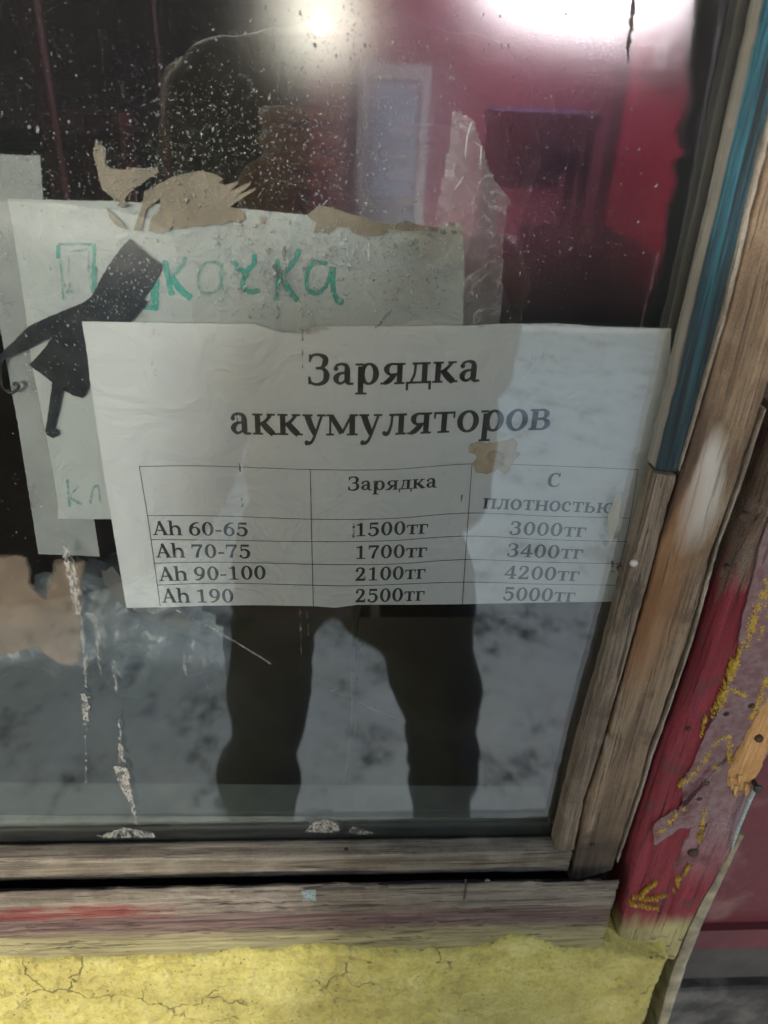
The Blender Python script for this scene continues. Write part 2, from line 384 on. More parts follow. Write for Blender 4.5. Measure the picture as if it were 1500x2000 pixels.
tag(rev('navy_barrel', [(.14, -.9), (.17, -.86), (.175, -.4), (.18, -.38), (.175, -.36), (.175, -.05), (.16, -.01), (.05, 0)], (a[0]-.05, 1.05, a[2]+.03), plain('navy_plastic', (.012, .015, .04), .95), None, 36),
    'navy blue plastic barrel below the tan table behind the sheets', 'barrel')
a = P(1155, 492, 2.2)
cb = tag(empty('maroon_cupboard', (a[0], 2.2, rz0)), 'low maroon cupboard in front of the red partition', 'cupboard')
a0 = P(1075, 480, 2.2); a1 = P(1285, 480, 2.2)
mar2 = plain('cupboard_maroon', (.05, .014, .018), .95, .15, 6)
box('cupboard_body', a0[0], a1[0], 2.2, 2.7, rz0+.003, a[2], mar2, cb, .004)
for k in range(3):
    w = (a1[0]-a0[0])/3; box('cupboard_door', a0[0]+k*w+.006, a0[0]+(k+1)*w-.006, 2.18, 2.197, rz0+.06, a[2]-.03, mar2, cb, .003)
tag(rev('small_canister', [(.001, 0), (.02, .002), (.021, .05), (.013, .062), (.013, .07), (.001, .071)], (a[0], 2.26, a[2]+.002), plain('canister_pinkish', (.42, .33, .34), .5)), 'small pale canister standing on the maroon cupboard', 'canister')
# left: dark racks, reddish posts and a horizontal beam
rk = tag(empty('dark_rack', (-2.2, 5.6, rz0)), 'tall dark rack filling the left side of the room', 'rack')
rd = plain('rack_dark_green', (.022, .028, .024), .6, .5, 3)
a = P(-60, 300, 5.6); b = P(600, 300, 5.6)
box('back_panel', a[0]-.8, b[0], 5.9, 5.93, rz0+.003, rz1-.01, rd, rk)
for k, zz in enumerate((-.1, .4, .9, 1.35, 1.8)): box('shelf', a[0]-.8, b[0]-.02, 5.5, 5.895, zz, zz+.03, rd, rk)
for k, (px, zz, w, hh, c, lb) in enumerate(((120, 1.38, .26, .26, (.075, .07, .06), 'grey brown box on the top shelf of the dark rack'), (215, 1.38, .16, .14, (.03, .045, .06), 'small blue grey box right of the brown one on the dark rack'), (400, 1.38, .22, .3, (.06, .06, .055), 'tall grey box on the dark rack left of the bulb'),
      (180, .93, .3, .2, (.08, .035, .035), 'wide maroon box on the lower shelf of the dark rack'), (500, .93, .22, .28, (.05, .05, .055), 'dark grey box low on the rack near its right end'))):
    xx = P(px, 100, 5.6)[0]
    tag(box('storage_box', xx, xx+w, 5.6, 5.8, zz+.002, zz+hh, plain('storage_box_%d' % k, c, .6), None, .004), lb, 'box', 'boxes on the dark rack')
pst = plain('dull_red_post', (.24, .075, .085), .6, .2, 5)
for i, (x0, x1, yy, zt) in enumerate(((-.0, 50, 4.2, 2.44), (0, 0, 0, 0))):
    if i == 0:
        a = P(52, 100, yy); b = P(82, 100, yy)
        tag(box('red_post', a[0], b[0], yy, yy+.08, rz0+.003, zt, pst, None, .005), 'dull red post at the far left of the dark room', 'post')
a = P(300, 150, 4.2); b = P(312, 150, 4.2)
tag(box('red_post', a[0], b[0], 4.2, 4.24, rz0+.003, 2.44, pst, None, .004), 'thin dull red post left of the hanging bulb', 'post')
a = P(0, 150, 4.5); b = P(240, 190, 4.5)
tag(box('grey_rail', a[0]-.5, b[0], 4.5, 4.55, b[2], a[2], plain('rail_grey', (.16, .17, .16), .5), None, .005), 'grey horizontal rail between the two dull red posts', 'rail')
a = P(72, 215, 5.0); b = P(240, 300, 5.0)
tag(box('maroon_chest', a[0], b[0], 5.0, 5.4, rz0+.003, a[2], plain('chest_maroon', (.16, .035, .045), .5, .2, 4), None, .01), 'maroon chest behind the far left post', 'chest')
a = P(640, 120, 7.0); b = P(672, 120, 7.0)
tag(box('pink_post', a[0], b[0], 7.0, 7.12, rz0+.003, 2.44, plain('pink_post_paint', (.46, .2, .22), .6), None, .01), 'pinkish post below the bare bulb, left of the white door', 'post')
a = P(385, 72, 3.4); b = P(545, 66, 3.4)
tag(tube('pale_reflection_line', [(a[0]-.005, 3.4, a[2]-.05), (a[0]-.01, 3.4, a[2]-.01), (a[0]+.02, 3.4, a[2]), (b[0], 3.4, b[2]), (b[0]+.03, 3.4, b[2]+.15), (b[0]+.03, 3.4, rz1)], .011, plain('reflection_beige', (.38, .35, .28), .5), None, 10), 'thin beige bent tube imitating a reflected line left of the bulb', 'pipe')  # made-up tube in place of a pale line reflected in the glass
# things standing low, close behind the glass
a = P(-80, 1075, .14); b = P(165, 1075, .14)
pts = [(-120, 1075), (55, 1085), (62, 1140), (88, 1165), (98, 1090), (165, 1095), (160, 1180), (160, 1310), (110, 1300), (70, 1265), (30, 1280), (-120, 1270)]
cbd = tag(empty('cardboard_piece', tuple(P(60, 1280, .12))), 'torn tan cardboard leaning behind the lower left glass', 'cardboard')
sheet('cardboard_face', pts, .12, stain_mat('torn_cardboard', (.20, .145, .11), (.12, .09, .07), .006, 60, .004, .8, nsc=25), cbd, .004, .01, lambda x, z: .004*fbm(x*30, z*30))
bagm = N('crumpled_plastic'); nb = bagm.noise(sc=14, det=5, dist=.6)
bagm = bagm.done(bagm.bsdf(bagm.mix(bagm.rng(nb, .35, .65), (.05, .062, .075), (.12, .14, .16)), .42, bagm.bump(nb, .8, .02)))
def bagf(x, z): return .05*fbm(x*9, z*9, 5, 5)+.02*abs(fbm(x*26, z*22, 2, 3))
sheet('plastic_sheeting', [(-160, 1250), (160, 1130), (235, 1085), (400, 1180), (440, 1290), (400, 1420), (420, 1480), (380, 1580), (200, 1620), (-160, 1640)], .24, bagm, tag(empty('plastic_heap', tuple(P(300, 1600, .24))), 'crumpled blue grey plastic heaped behind the lower glass', 'plastic sheet'), .008, 0, bagf)
st(box('inner_sill', -1.1, .22, .02, .34, .90, .94, plain('inner_sill_dark', (.06, .06, .055), .7)))
cord = [P(700, 1170, .06), P(692, 1260, .06), P(690, 1400, .06), P(680, 1500, .06), P(664, 1590, .06), P(660, 1640, .06)]
tag(tube('rubber_strap', cat(cord, 4), .0022, plain('rubber_black', (.012, .012, .012), .5)), 'thin black rubber strap hanging behind the lower glass between the reflected legs', 'cord')

# ------------------------------------------------------------ window
win = tag(empty('old_window', tuple(P(600, 1640, 0))), 'old wooden window with peeling red, teal and bare weathered wood around one dirty pane', 'window')
gm = N('window_glass'); lw = gm.n('LayerWeight', i_Blend=.5).outputs['Facing']
fr = gm.math('ADD', gm.math('MULTIPLY', gm.math('POWER', lw, 5.), .9), .14)
sm1 = gm.noise((3, 3, 1), 20, 5); gr = gm.rng(gm.noise(sc=8, det=4), .5, .8, .0, .02)
gl = gm.n('BsdfGlossy', i_Roughness=gr, i_Color=(.96, 1, .99))
gm = gm.done(gm.mixs(fr, gm.n('BsdfTransparent', i_Color=(.96, .975, .965)).outputs[0], gl.outputs[0]))
glass = box('glass_pane', -1.0, .186, .0, .004, .975, 2.0, gm, win)
# dirt film on the inner side
fm = N('dried_condensation')
d1 = fm.noise(sc=9, det=6, rough=.6); d2 = fm.noise((1, 1, .25), 330, 4); d3 = fm.noise((1, 1, 1), 1300, 2)
zz = fm.z(2); xx = fm.z(0)
up = fm.rng(zz, 1.383, 1.402, .12, 1.); upf = fm.rng(zz, 1.430, 1.448, .06, 1.)
dens = fm.math('MULTIPLY', fm.rng(d1, .25, .8, .45, 1.), up)
speck = fm.math('MULTIPLY', fm.rng(d3, .62, .70), fm.rng(d2, .45, .6))
dust = fm.math('ADD', fm.math('MULTIPLY', dens, .022), fm.math('MULTIPLY', fm.math('MULTIPLY', speck, dens), .40), True)
fm = fm.done(fm.mixs(dust, fm.n('BsdfTransparent').outputs[0], fm.bsdf((.62, .64, .62), .9)))
f2 = N('inner_pane_fog'); d1 = f2.noise(sc=9, det=6, rough=.6); d3 = f2.noise(sc=1300, det=2)
dens = f2.rng(d1, .25, .8, .5, 1.); xx = f2.z(0)
fog = f2.math('MULTIPLY', f2.math('MULTIPLY', dens, f2.rng(f2.z(2), 1.36, 1.40)), f2.rng(xx, -.12, .03, .25, .85))
rf = f2.n('BsdfRefraction', i_Roughness=.5, i_IOR=1.2, i_Color=(1, 1, 1), i_Normal=f2.bump(d3, .2, .001))
f2 = f2.done(f2.mixs(fog, f2.n('BsdfTransparent').outputs[0], rf.outputs[0]))
mk('fogged_inner_surface', [(-.99, .0148, .98), (.182, .0148, .98), (.182, .0148, 1.99), (-.99, .0148, 1.99)], [(0, 1, 2, 3)], f2, glass)
mk('condensation_film', [(-.99, .0046, .98), (.182, .0046, .98), (.182, .0046, 1.99), (-.99, .0046, 1.99)], [(0, 1, 2, 3)], fm, glass)
# droplets
def droplets():
    m = N('water_drop'); g_ = m.n('BsdfGlass', i_IOR=1.33, i_Roughness=.08)
    mat = m.done(m.mixs(.42, g_.outputs[0], m.bsdf((.85, .88, .88), .2)))
    cl = [(400, 240, 70, 60, 260), (330, 300, 160, 90, 420), (560, 330, 90, 110, 420), (700, 330, 130, 120, 900), (650, 540, 220, 70, 1500), (450, 560, 200, 60, 500), (830, 500, 50, 60, 500),
          (240, 560, 60, 60, 160), (150, 700, 70, 90, 130), (650, 120, 100, 80, 500), (1050, 450, 130, 120, 300), (60, 500, 90, 200, 130), (320, 350, 90, 40, 260), (900, 200, 250, 150, 500), (60, 1000, 60, 90, 60), (100, 350, 120, 120, 150)]
    vs = []; fs = []
    for cx, cy, sx, sy, n in cl:
        for _ in range(int(n*1.7)):
            px, py = rng.normal(cx, sx), rng.normal(cy, sy)
            if px < -10 or px > 1300 or py < -20: continue
            if py > 622 and px > 165: continue
            if py > 1150: continue
            p = P(px, py, .0048); r = .00015*math.exp(rng.normal(0, .5)); e = rng.uniform(.8, 2.3)
            if 430 < py < 640 and 430 < px < 880: r *= 1.3
            a0 = rng.normal(1.45, .5); ca, sa = math.cos(a0), math.sin(a0); base = len(vs)
            for rr, h in ((1, 0), (.65, .6)):
                for k in range(6):
                    w = k*math.pi/3; q = rr*r*(1+.2*rng.normal()); X_ = q*e*math.cos(w); Z_ = q*math.sin(w)
                    vs.append((p[0]+X_*ca-Z_*sa, p[1]+h*r*.8, p[2]+X_*sa+Z_*ca))
            vs.append((p[0], p[1]+r*.9, p[2]))
            for k in range(6):
                k2 = (k+1) % 6; fs.append((base+k, base+k2, base+6+k2, base+6+k)); fs.append((base+6+k, base+6+k2, base+12))
            fs.append(tuple(base+k for k in range(5, -1, -1)))
    tag(mk('water_droplets', vs, fs, mat, glass, smooth=True), 'fine condensation drops on the upper glass', kind='stuff')
droplets()
# marks on the outside of the glass: putty smears and paint runs
putty = stain_mat('dried_putty', (.26, .26, .235), (.13, .13, .12), .0028, 500, .0010, .8, .75, nsc=300, stretch=(1, 1, .35), holes=.47)
puttyw = stain_mat('white_putty', (.32, .31, .28), (.15, .145, .13), .0030, 420, .0012, .8, .8, nsc=260, stretch=(1, 1, .5), holes=.44)
def smear(pts, w, mat=putty, name='putty_smear'):
    L = [(x-w_, y) for (x, y), w_ in zip(pts, w)]; R_ = [(x+w_, y) for (x, y), w_ in zip(pts, w)][::-1]
    return sheet(name, L+R_, -.0004, mat, glass, .0007, .0018)
smear([(125, 1060), (135, 1100), (148, 1160), (155, 1210)], [5, 12, 12, 4])
smear([(158, 1205), (163, 1260), (168, 1345)], [3, 3, 5])
smear([(158, 1352), (167, 1360), (167, 1410), (163, 1416)], [4, 8, 6, 2], puttyw)
smear([(167, 1420), (167, 1470), (168, 1530)], [1.5, 2.5, 2])
smear([(187, 1220), (190, 1260), (197, 1318)], [1.5, 4, 1.5]); smear([(222, 1290), (227, 1355)], [3, 3]); smear([(232, 1405), (238, 1490)], [3, 8])
smear([(224, 1495), (238, 1500), (245, 1540), (258, 1570), (270, 1615)], [4, 16, 12, 6, 2.5], puttyw)
smear([(358, 1280), (364, 1320)], [1.5, 4]); smear([(587, 1185), (589, 1310)], [.9, 1]); smear([(600, 1195), (602, 1240)], [.7, .8]); smear([(612, 1190), (611, 1222)], [.8, .8]); smear([(628, 1190), (629, 1200)], [.8, .8])
smear([(708, 1255), (694, 1350)], [1.8, 1.2]); smear([(795, 1430), (796, 1480)], [.8, .8]); smear([(405, 1320), (406, 1350)], [.8, .8])
smear([(600, 1605), (632, 1600), (668, 1605)], [3, 8, 4]); sheet('putty_lump', [(596, 1625), (604, 1608), (632, 1598), (662, 1606), (668, 1622), (650, 1628)], -.0006, puttyw, glass, .0007, .0018)
sheet('putty_lump', [(672, 1626), (690, 1612), (735, 1628), (700, 1632)], -.0006, putty, glass, .0007, .0018)
sheet('putty_lump', [(190, 1632), (240, 1615), (300, 1627), (310, 1637), (200, 1637)], -.0006, putty, glass, .0007, .0018)
smear([(300, 640), (301, 655)], [2, 4]); smear([(298, 692), (301, 733)], [1.5, 4.5]); smear([(720, 470), (720, 550)], [2.5, 2.5])
dk = stain_mat('dark_speck', (.03, .03, .03), (.07, .07, .06), .0012, 900, .0003, .8, stretch=(1, 1, .4), holes=.45)
for pts, w in (([(467, 905), (470, 922)], [1.5, 2.6]), ([(471, 935), (473, 990)], [1, .9]), ([(462, 790), (464, 850)], [1, 1.2]), ([(592, 610), (590, 720)], [1.3, 1]), ([(541, 590), (542, 640)], [1, 1]), ([(902, 966), (900, 980)], [2, 1.5]), ([(691, 1022), (690, 1050)], [2.5, 2.5]),
               ([(1196, 1095), (1196, 1118)], [3, 3]), ([(765, 605), (735, 640)], [2, 3]), ([(555, 480), (557, 560)], [4, 3]), ([(540, 560), (545, 620)], [2, 1.5])):
    smear(pts, w, dk, 'grime_streak')
smear([(1238, -20), (1236, 20), (1231, 60), (1226, 95), (1228, 130)], [5, 7, 6, 5, 2], stain_mat('black_grime', (.02, .02, .02), (.06, .06, .05), .0015, 400, .0008, .7), 'grime_streak')
scm = stain_mat('scratch_haze', (.55, .56, .56), (.40, .41, .41), .0022, 420, .0016, .7, .55, nsc=300, stretch=(1, 1, 1), holes=.38)
smear([(340, 1190), (390, 1212), (450, 1248), (500, 1278), (533, 1300)], [3, 4, 4, 5, 4], scm, 'scratch')
smear([(345, 1190), (400, 1222), (470, 1262), (535, 1288)], [1, 1.5, 1.2, 2], scm, 'scratch'); smear([(610, 1332), (650, 1350), (700, 1372), (760, 1396), (802, 1414)], [2, 3, 4, 3, 3], scm, 'scratch')
sheet('grey_smudge', [(1200, 965), (1218, 962), (1212, 1010), (1200, 1060), (1186, 1055), (1184, 1010)], -.0005, stain_mat('greenish_smudge', (.42, .42, .34), (.34, .34, .28), .0012, 300, .0012, .7, .55, stretch=(1, 1, .2)), glass, .0007, .002)

# ---- wooden members. right side: bead (teal above, raw below), stile, recess, post
def teal_extra(m, c, n1):
    t = m.ramp(m.noise((330, 330, 9), 1, 5, .3), [(.36, (.004, .009, .012)), (.46, (.008, .040, .055)), (.58, (.013, .085, .115)), (.74, (.07, .15, .17))])
    low = m.rng(m.math('ADD', m.z(2), m.math('MULTIPLY', m.noise((120, 120, 12), 1, 4), .04)), 1.37, 1.46)
    t = m.mix(low, m.mix(.25, (.010, .016, .018), t), t)
    front = m.rng(m.z(1), -.0128, -.0112)
    return m.mix(front, t, m.mix(.55, c, (.30, .28, .24)))
teal = wood('teal_painted_wood', (.07, .06, .05), (.17, .15, .12), (.30, .27, .22), 'z', teal_extra)
raw = wood('weathered_bead_wood', (.026, .018, .011), (.12, .085, .055), (.27, .215, .155), 'z')
def stile_extra(m, c, n1):
    wob = m.math('MULTIPLY', m.math('SUBTRACT', m.noise((40, 40, 9), 1, 5), .5), .03)
    X_, Z_ = m.math('ADD', m.z(0), wob), m.z(2)
    def blob(cx, cz, sx, sz, lo=1.0, hi=.25):
        a = m.math('DIVIDE', m.math('SUBTRACT', X_, cx), sx); b = m.math('DIVIDE', m.math('SUBTRACT', Z_, cz), sz)
        return m.rng(m.math('ADD', m.math('MULTIPLY', a, a), m.math('MULTIPLY', b, b)), lo, hi)
    p = P(1372, 965, -.014); c = m.mix(m.math('MULTIPLY', blob(p[0], p[2], .014, .045), .85), c, (.50, .48, .43))
    p = P(1268, 1190, -.014); c = m.mix(m.math('MULTIPLY', blob(p[0], p[2], .008, .05), .85), c, (.045, .018, .008))
    p = P(1290, 1150, -.014); c = m.mix(m.math('MULTIPLY', blob(p[0], p[2], .02, .10), .55), c, (.26, .12, .04))
    p = P(1330, 880, -.014); c = m.mix(m.math('MULTIPLY', blob(p[0], p[2], .009, .06), .8), c, (.05, .03, .02))
    p = P(1180, 1680, -.014); c = m.mix(m.math('MULTIPLY', blob(p[0], p[2], .06, .035), .75), c, (.035, .025, .018))
    return c
stw = wood('stile_brown_wood', (.045, .026, .013), (.17, .108, .060), (.31, .23, .15), 'z', stile_extra)
yF = -.0135
bd = board('teal_bead', [(1520, -110), (1480, 60), (1403, 400), (1355, 600), (1331, 700), (1305, 817), (1280, 916)],
      [(1600, -110), (1540, 60), (1457, 400), (1412, 600), (1385, 700), (1352, 817), (1323, 921)], yF, -.0005, teal, win, n=200, m=16, amp=.0007, fr=(25, 900), jit=.0007, seed=1)
bd['label'] = 'teal painted upper glazing bead with blackened lower end'
def chipC(a, b, l):
    return a, b
rb = board('raw_bead', [(1281, 926), (1258, 1020), (1228, 1130), (1205, 1215), (1178, 1317), (1150, 1410), (1128, 1490), (1106, 1575), (1085, 1662)],
      [(1323, 931), (1300, 1010), (1281, 1085), (1232, 1263), (1181, 1443), (1163, 1500), (1142, 1560), (1122, 1660)], yF-.0012, -.0005, raw, win, n=220, m=18, amp=.0009, fr=(25, 500), jit=.0010, seed=3)
rb['label'] = 'raw weathered lower glazing bead, split near its foot'
tag(solid('splinter', [(1183, 1440), (1190, 1432), (1189, 1455), (1178, 1470)], yF-.0022, raw, rb, .002, .0003), 'lifted splinter on the bead')
stl = board('sash_stile', [(1642, -110), (1560, 60), (1476, 400), (1425, 600), (1396, 700), (1363, 817), (1333, 921), (1304, 1020), (1284, 1090), (1235, 1268), (1184, 1447), (1146, 1565), (1113, 1722)],
      [(1790, -110), (1760, 0), (1560, 560), (1468, 850), (1439, 947), (1397, 1061), (1361, 1191), (1340, 1263), (1265, 1477), (1250, 1535), (1196, 1700)], yF, .012, stw, win, n=300, m=30, amp=.0009, fr=(22, 380), jit=.0012, seed=5)
# split edge sliver along the stile's right side
spl = wood('split_edge_wood', (.06, .045, .03), (.26, .22, .17), (.46, .42, .35), 'z')
board('split_edge', [(1492, 800), (1441, 955), (1399, 1070), (1365, 1195), (1344, 1270), (1268, 1485), (1253, 1540), (1205, 1685)],
      [(1499, 800), (1449, 955), (1405, 1070), (1372, 1195), (1350, 1270), (1275, 1485), (1259, 1540), (1209, 1685)], yF+.001, .010, spl, stl, n=160, m=5, jit=.0008, seed=8)
lt = board('light_edge', [(1628, -110), (1545, 60), (1460, 400), (1414, 600), (1387, 700), (1356, 817), (1326, 921)],
      [(1640, -110), (1557, 60), (1473, 400), (1427, 600), (1398, 700), (1362, 817), (1331, 921)], yF-.0012, -.002, spl, stl, n=160, m=5, jit=.0012, seed=11)
# recess behind, its shade deepened by a darker wood colour
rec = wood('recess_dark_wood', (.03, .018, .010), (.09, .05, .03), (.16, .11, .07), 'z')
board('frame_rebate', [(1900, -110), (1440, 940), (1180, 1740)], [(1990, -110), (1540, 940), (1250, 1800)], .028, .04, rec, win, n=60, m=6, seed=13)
# the outer post
def post_extra(m, c, n1):
    X_, Z_ = m.z(0), m.z(2)
    redp = m.mix(m.rng(m.noise((90, 90, 9), 1, 5), .4, .62), (.19, .012, .022), (.27, .03, .045))
    lil = m.mix(m.rng(m.noise(sc=60, det=5), .35, .65), (.24, .13, .145), (.33, .23, .25))
    pn = m.noise((30, 30, 11), 1, 6, .5, .6)
    e = m.math('SUBTRACT', X_, m.math('MULTIPLY', m.math('SUBTRACT', Z_, .8), 0.0))
    lm = m.rng(m.math('ADD', m.math('MULTIPLY', m.math('SUBTRACT', e, .257), 14.), pn), .62, .66)
    lm = m.math('MULTIPLY', lm, m.rng(Z_, .95, 1.02))
    redp = m.mix(lm, redp, lil)
    bare = m.rng(m.math('ADD', m.math('MULTIPLY', m.math('SUBTRACT', Z_, 1.24), 6.), m.noise((60, 60, 14), 1, 6)), .45, .6)
    redp = m.mix(bare, redp, c)
    cr = m.rng(m.noise((520, 520, 9), 1., 4, 1.), .33, .38)
    redp = m.mix(cr, (.03, .006, .006), redp); gr_ = m.noise(sc=900, det=3); redp = m.mix(m.rng(gr_, .4, .62, 0, .45), redp, (.05, .012, .014)); redp = m.mix(m.rng(m.noise(sc=38, det=6), .56, .68, 0, .7), redp, (.10, .035, .04))
    ylo = m.mix(m.rng(pn, .4, .6), (.26, .23, .11), (.40, .36, .17))
    yl = m.rng(m.math('ADD', Z_, m.math('MULTIPLY', m.math('SUBTRACT', m.noise((1, 1, .5), 80, 6), .5), .03)), 0.9232, 0.9032)
    redp = m.mix(yl, redp, m.mix(cr, (.12, .09, .05), ylo))
    chip = m.math('MULTIPLY', m.rng(m.noise(sc=70, det=5), .56, .60), m.rng(Z_, 0.8932, 0.8852))
    return m.mix(chip, redp, (.13, .10, .085))
pw = wood('post_painted_wood', (.09, .06, .04), (.19, .14, .10), (.28, .22, .16), 'z', post_extra, 1.)
yP = -.020
post = board('outer_post', [(1560, 830), (1496, 996), (1442, 1090), (1400, 1205), (1355, 1340), (1303, 1467), (1258, 1600), (1225, 1735), (1200, 1868)],
      [(1800, 830), (1650, 1150), (1545, 1400), (1500, 1480), (1476, 1524), (1452, 1610), (1424, 1672), (1395, 1725), (1366, 1775), (1348, 1815), (1322, 1874)], yP, .03, pw, win, n=300, m=40, amp=.0012, fr=(18, 260), jit=.0010, seed=17, rnd=.003)
creamm = stain_mat('cream_run', (.45, .42, .31), (.34, .30, .22), .0006, 300, .0004, .6)
cm2 = plain('cream_edge_paint', (.20, .18, .125), .7, .5, 60, .4)
board('cream_edge', [(1446, 1630), (1424, 1668), (1394, 1726), (1365, 1776), (1346, 1818), (1328, 1862), (1312, 1905), (1300, 1950), (1288, 1998), (1270, 2060)], [(1455, 1634), (1434, 1676), (1404, 1740), (1379, 1792), (1361, 1838), (1342, 1885), (1330, 1925), (1316, 1965), (1304, 2005), (1285, 2070)], yP+.001, .02, cm2, post, n=110, m=6, jit=.0007, amp=.0003, fr=(30, 60), seed=20, rnd=.001)
# lilac patches and crayon marks
lilm = stain_mat('lilac_old_paint', (.25, .175, .18), (.17, .08, .085), .007, 90, .0012, .6, .75, nsc=200, stretch=(1, 1, .3), holes=.30)
for pl in ([(1478, 1085), (1500, 1010), (1560, 1010), (1560, 1300), (1480, 1420), (1400, 1500), (1330, 1590), (1330, 1530), (1375, 1440), (1400, 1380), (1440, 1300), (1450, 1200)],
           [(1330, 1570), (1420, 1480), (1440, 1530), (1390, 1610), (1330, 1620), (1280, 1650), (1275, 1610)]):
    sheet('old_paint_patch', pl, yP-.0024, lilm, post, .002, .005)
cray = plain('yellow_crayon', (.42, .28, .03), .7, .25, 400)
def crayon(strokes):
    vs = []; fs = []
    for st_, w in strokes:
        pp = cat(st_, 8) if len(st_) > 2 else [np.array(st_[0])+(np.array(st_[1])-np.array(st_[0]))*t for t in np.linspace(0, 1, 12)]
        pp = resample(pp, max(4, int(len(pp)*1.2)))
        L = sum(np.hypot(*(pp[i+1]-pp[i])) for i in range(len(pp)-1))
        for _ in range(int(L*w*.85)):
            t = rng.uniform(0, len(pp)-1.001); i = int(t); c = pp[i]+(pp[i+1]-pp[i])*(t-i)
            if fbm(c[0]*.12, c[1]*.12, 1) < -.12: continue
            c = c+rng.normal(0, w*.68, 2); q = P(c[0], c[1], yP-.0027); r = .00030*math.exp(rng.normal(0, .45)); k = 5; b0 = len(vs)
            an = rng.uniform(0, 6.28)
            ring = [(q[0]+r*rng.uniform(.6, 1.3)*math.cos(an+2*math.pi*j/k), q[2]+r*1.3*rng.uniform(.6, 1.3)*math.sin(an+2*math.pi*j/k)) for j in range(k)]
            vs += [(x, q[1]+rng.uniform(0, .0003), z) for x, z in ring]; vs += [(x, q[1]+.0022, z) for x, z in ring]
            fs.append(tuple(range(b0, b0+k))); fs += [(b0+j, b0+k+j, b0+k+(j+1) % k, b0+(j+1) % k) for j in range(k)]
    tag(mk('crayon_marks', vs, fs, cray, post), 'yellow crayon strokes on the red post', kind='stuff')
crayon([([(1505, 1130), (1490, 1165), (1472, 1215), (1458, 1262)], 7), ([(1500, 1200), (1484, 1250)], 3), ([(1440, 1290), (1428, 1318), (1412, 1365), (1395, 1398)], 6), ([(1427, 1345), (1462, 1363)], 3.5), ([(1500, 1325), (1485, 1365), (1466, 1405)], 5), ([(1450, 1262), (1435, 1310)], 2.5),
        ([(1427, 1440), (1400, 1450), (1370, 1496), (1326, 1538)], 4), ([(1425, 1440), (1424, 1490)], 3), ([(1385, 1499), (1408, 1502)], 2.5), ([(1336, 1580), (1308, 1608), (1284, 1632)], 4), ([(1377, 1578), (1372, 1610), (1368, 1643)], 4.5),
        ([(1350, 1690), (1335, 1712), (1322, 1722)], 2.5), ([(1322, 1715), (1326, 1738)], 2.5), ([(1286, 1722), (1255, 1748), (1232, 1766), (1285, 1776)], 3), ([(1240, 1755), (1280, 1758), (1318, 1742)], 3), ([(1380, 1400), (1370, 1440)], 1.5)])
orw = wood('fresh_split_wood', (.30, .14, .04), (.52, .30, .11), (.66, .42, .18), 'z')
sw = board('split_wood', [(1500, 1362), (1480, 1391), (1455, 1440), (1438, 1482), (1421, 1506), (1420, 1535)], [(1560, 1362), (1530, 1400), (1512, 1440), (1498, 1480), (1484, 1512), (1462, 1549)], yP-.0032, yP+.01, orw, post, n=70, m=14, amp=.0012, fr=(30, 700), jit=.0014, seed=23)
for (x, y) in ((1431, 1541), (1446, 1536), (1459, 1552), (1438, 1556)):
    solid('wood_shred', [(x-5, y-22), (x+5, y-20), (x+3, y), (x-3, y+4)], yP-.0045, orw, post, .002, .0004)
tag(sw, 'fresh orange split in the red post above the nail')
# bent nail lying along the post's edge
steel = N('galvanised_nail'); nn1 = steel.noise(sc=700, det=3)
steel = steel.done(steel.bsdf(steel.mix(steel.rng(nn1, .4, .65), (.30, .36, .37), (.55, .62, .63)), .4, steel.bump(nn1, .5, .0005), Metallic=.6))
pn = [P(1478, 1532, yP-.006), P(1465, 1560, yP-.0065), P(1448, 1600, yP-.0065), P(1436, 1632, yP-.006), P(1428, 1664, yP-.004)]
nl = tag(tube('nail_shank', cat(pn, 4), [.0017]*12+[.0015, .0012, .001, .0008, .0006][:5], steel), 'bent galvanised nail along the right edge of the red post', 'nail')
nh = P(1474, 1530, yP-.005)
rev('nail_head', [(.001, -.006), (.0032, -.0058), (.0034, -.004), (.0018, -.003), (.0018, .003)], tuple(nh), plain('nail_head_black', (.02, .02, .02), .5), nl, 12, 'Y')
zt0 = float(P(600, 1641, 0)[2])
# knots and old nail heads
kn = plain('old_nail_rust', (.05, .025, .015), .8, .4, 400, .5)
for (x, y, yy, r) in ((1455, 1012, yP, .0024), (1422, 1110, yP, .0014), (1418, 1394, yP, .002), (1380, 1530, yP, .002), (1366, 1560, yP, .0018), (1355, 1668, yP, .0032), (1484, 1445, yP-.003, .0022), (1467, 1378, yP, .0022), (1345, 1425, yP, .0012)):
    q = P(x, y, yy-.0022); rev('nail_hole', [(r*.5, -.0002), (r, -.0005), (r*1.25, .0004), (r*1.3, .003)], tuple(q), kn, post, 12, 'Y')
for (x, y, yy) in ((1212, 1112, yF), (1158, 1652, yF)):
    q = P(x, y, yy-.0014); rev('nail_head', [(.0001, -.0004), (.0015, -.0004), (.0019, .0003), (.0019, .002)], tuple(q), kn, stl, 10, 'Y')
for (x, y) in ((676, 1659), (862, 1657), (250, 1660)):
    q = P(x, y, yF*.6); q = PZ(x, y, zt0)
    rev('nail_hole', [(.0004, .0006), (.0016, .0006), (.002, -.0002), (.002, -.002)], (q[0], q[1], q[2]-.0075*q[0]), kn, win, 10)
tag(rev('paint_blob', [(.0003, -.0015), (.0022, -.001), (.0026, .0006)], tuple(P(1238, 1100, yF-.002)), plain('pale_blob', (.5, .45, .4), .5, .3, 900), rb, 8, 'Y'))

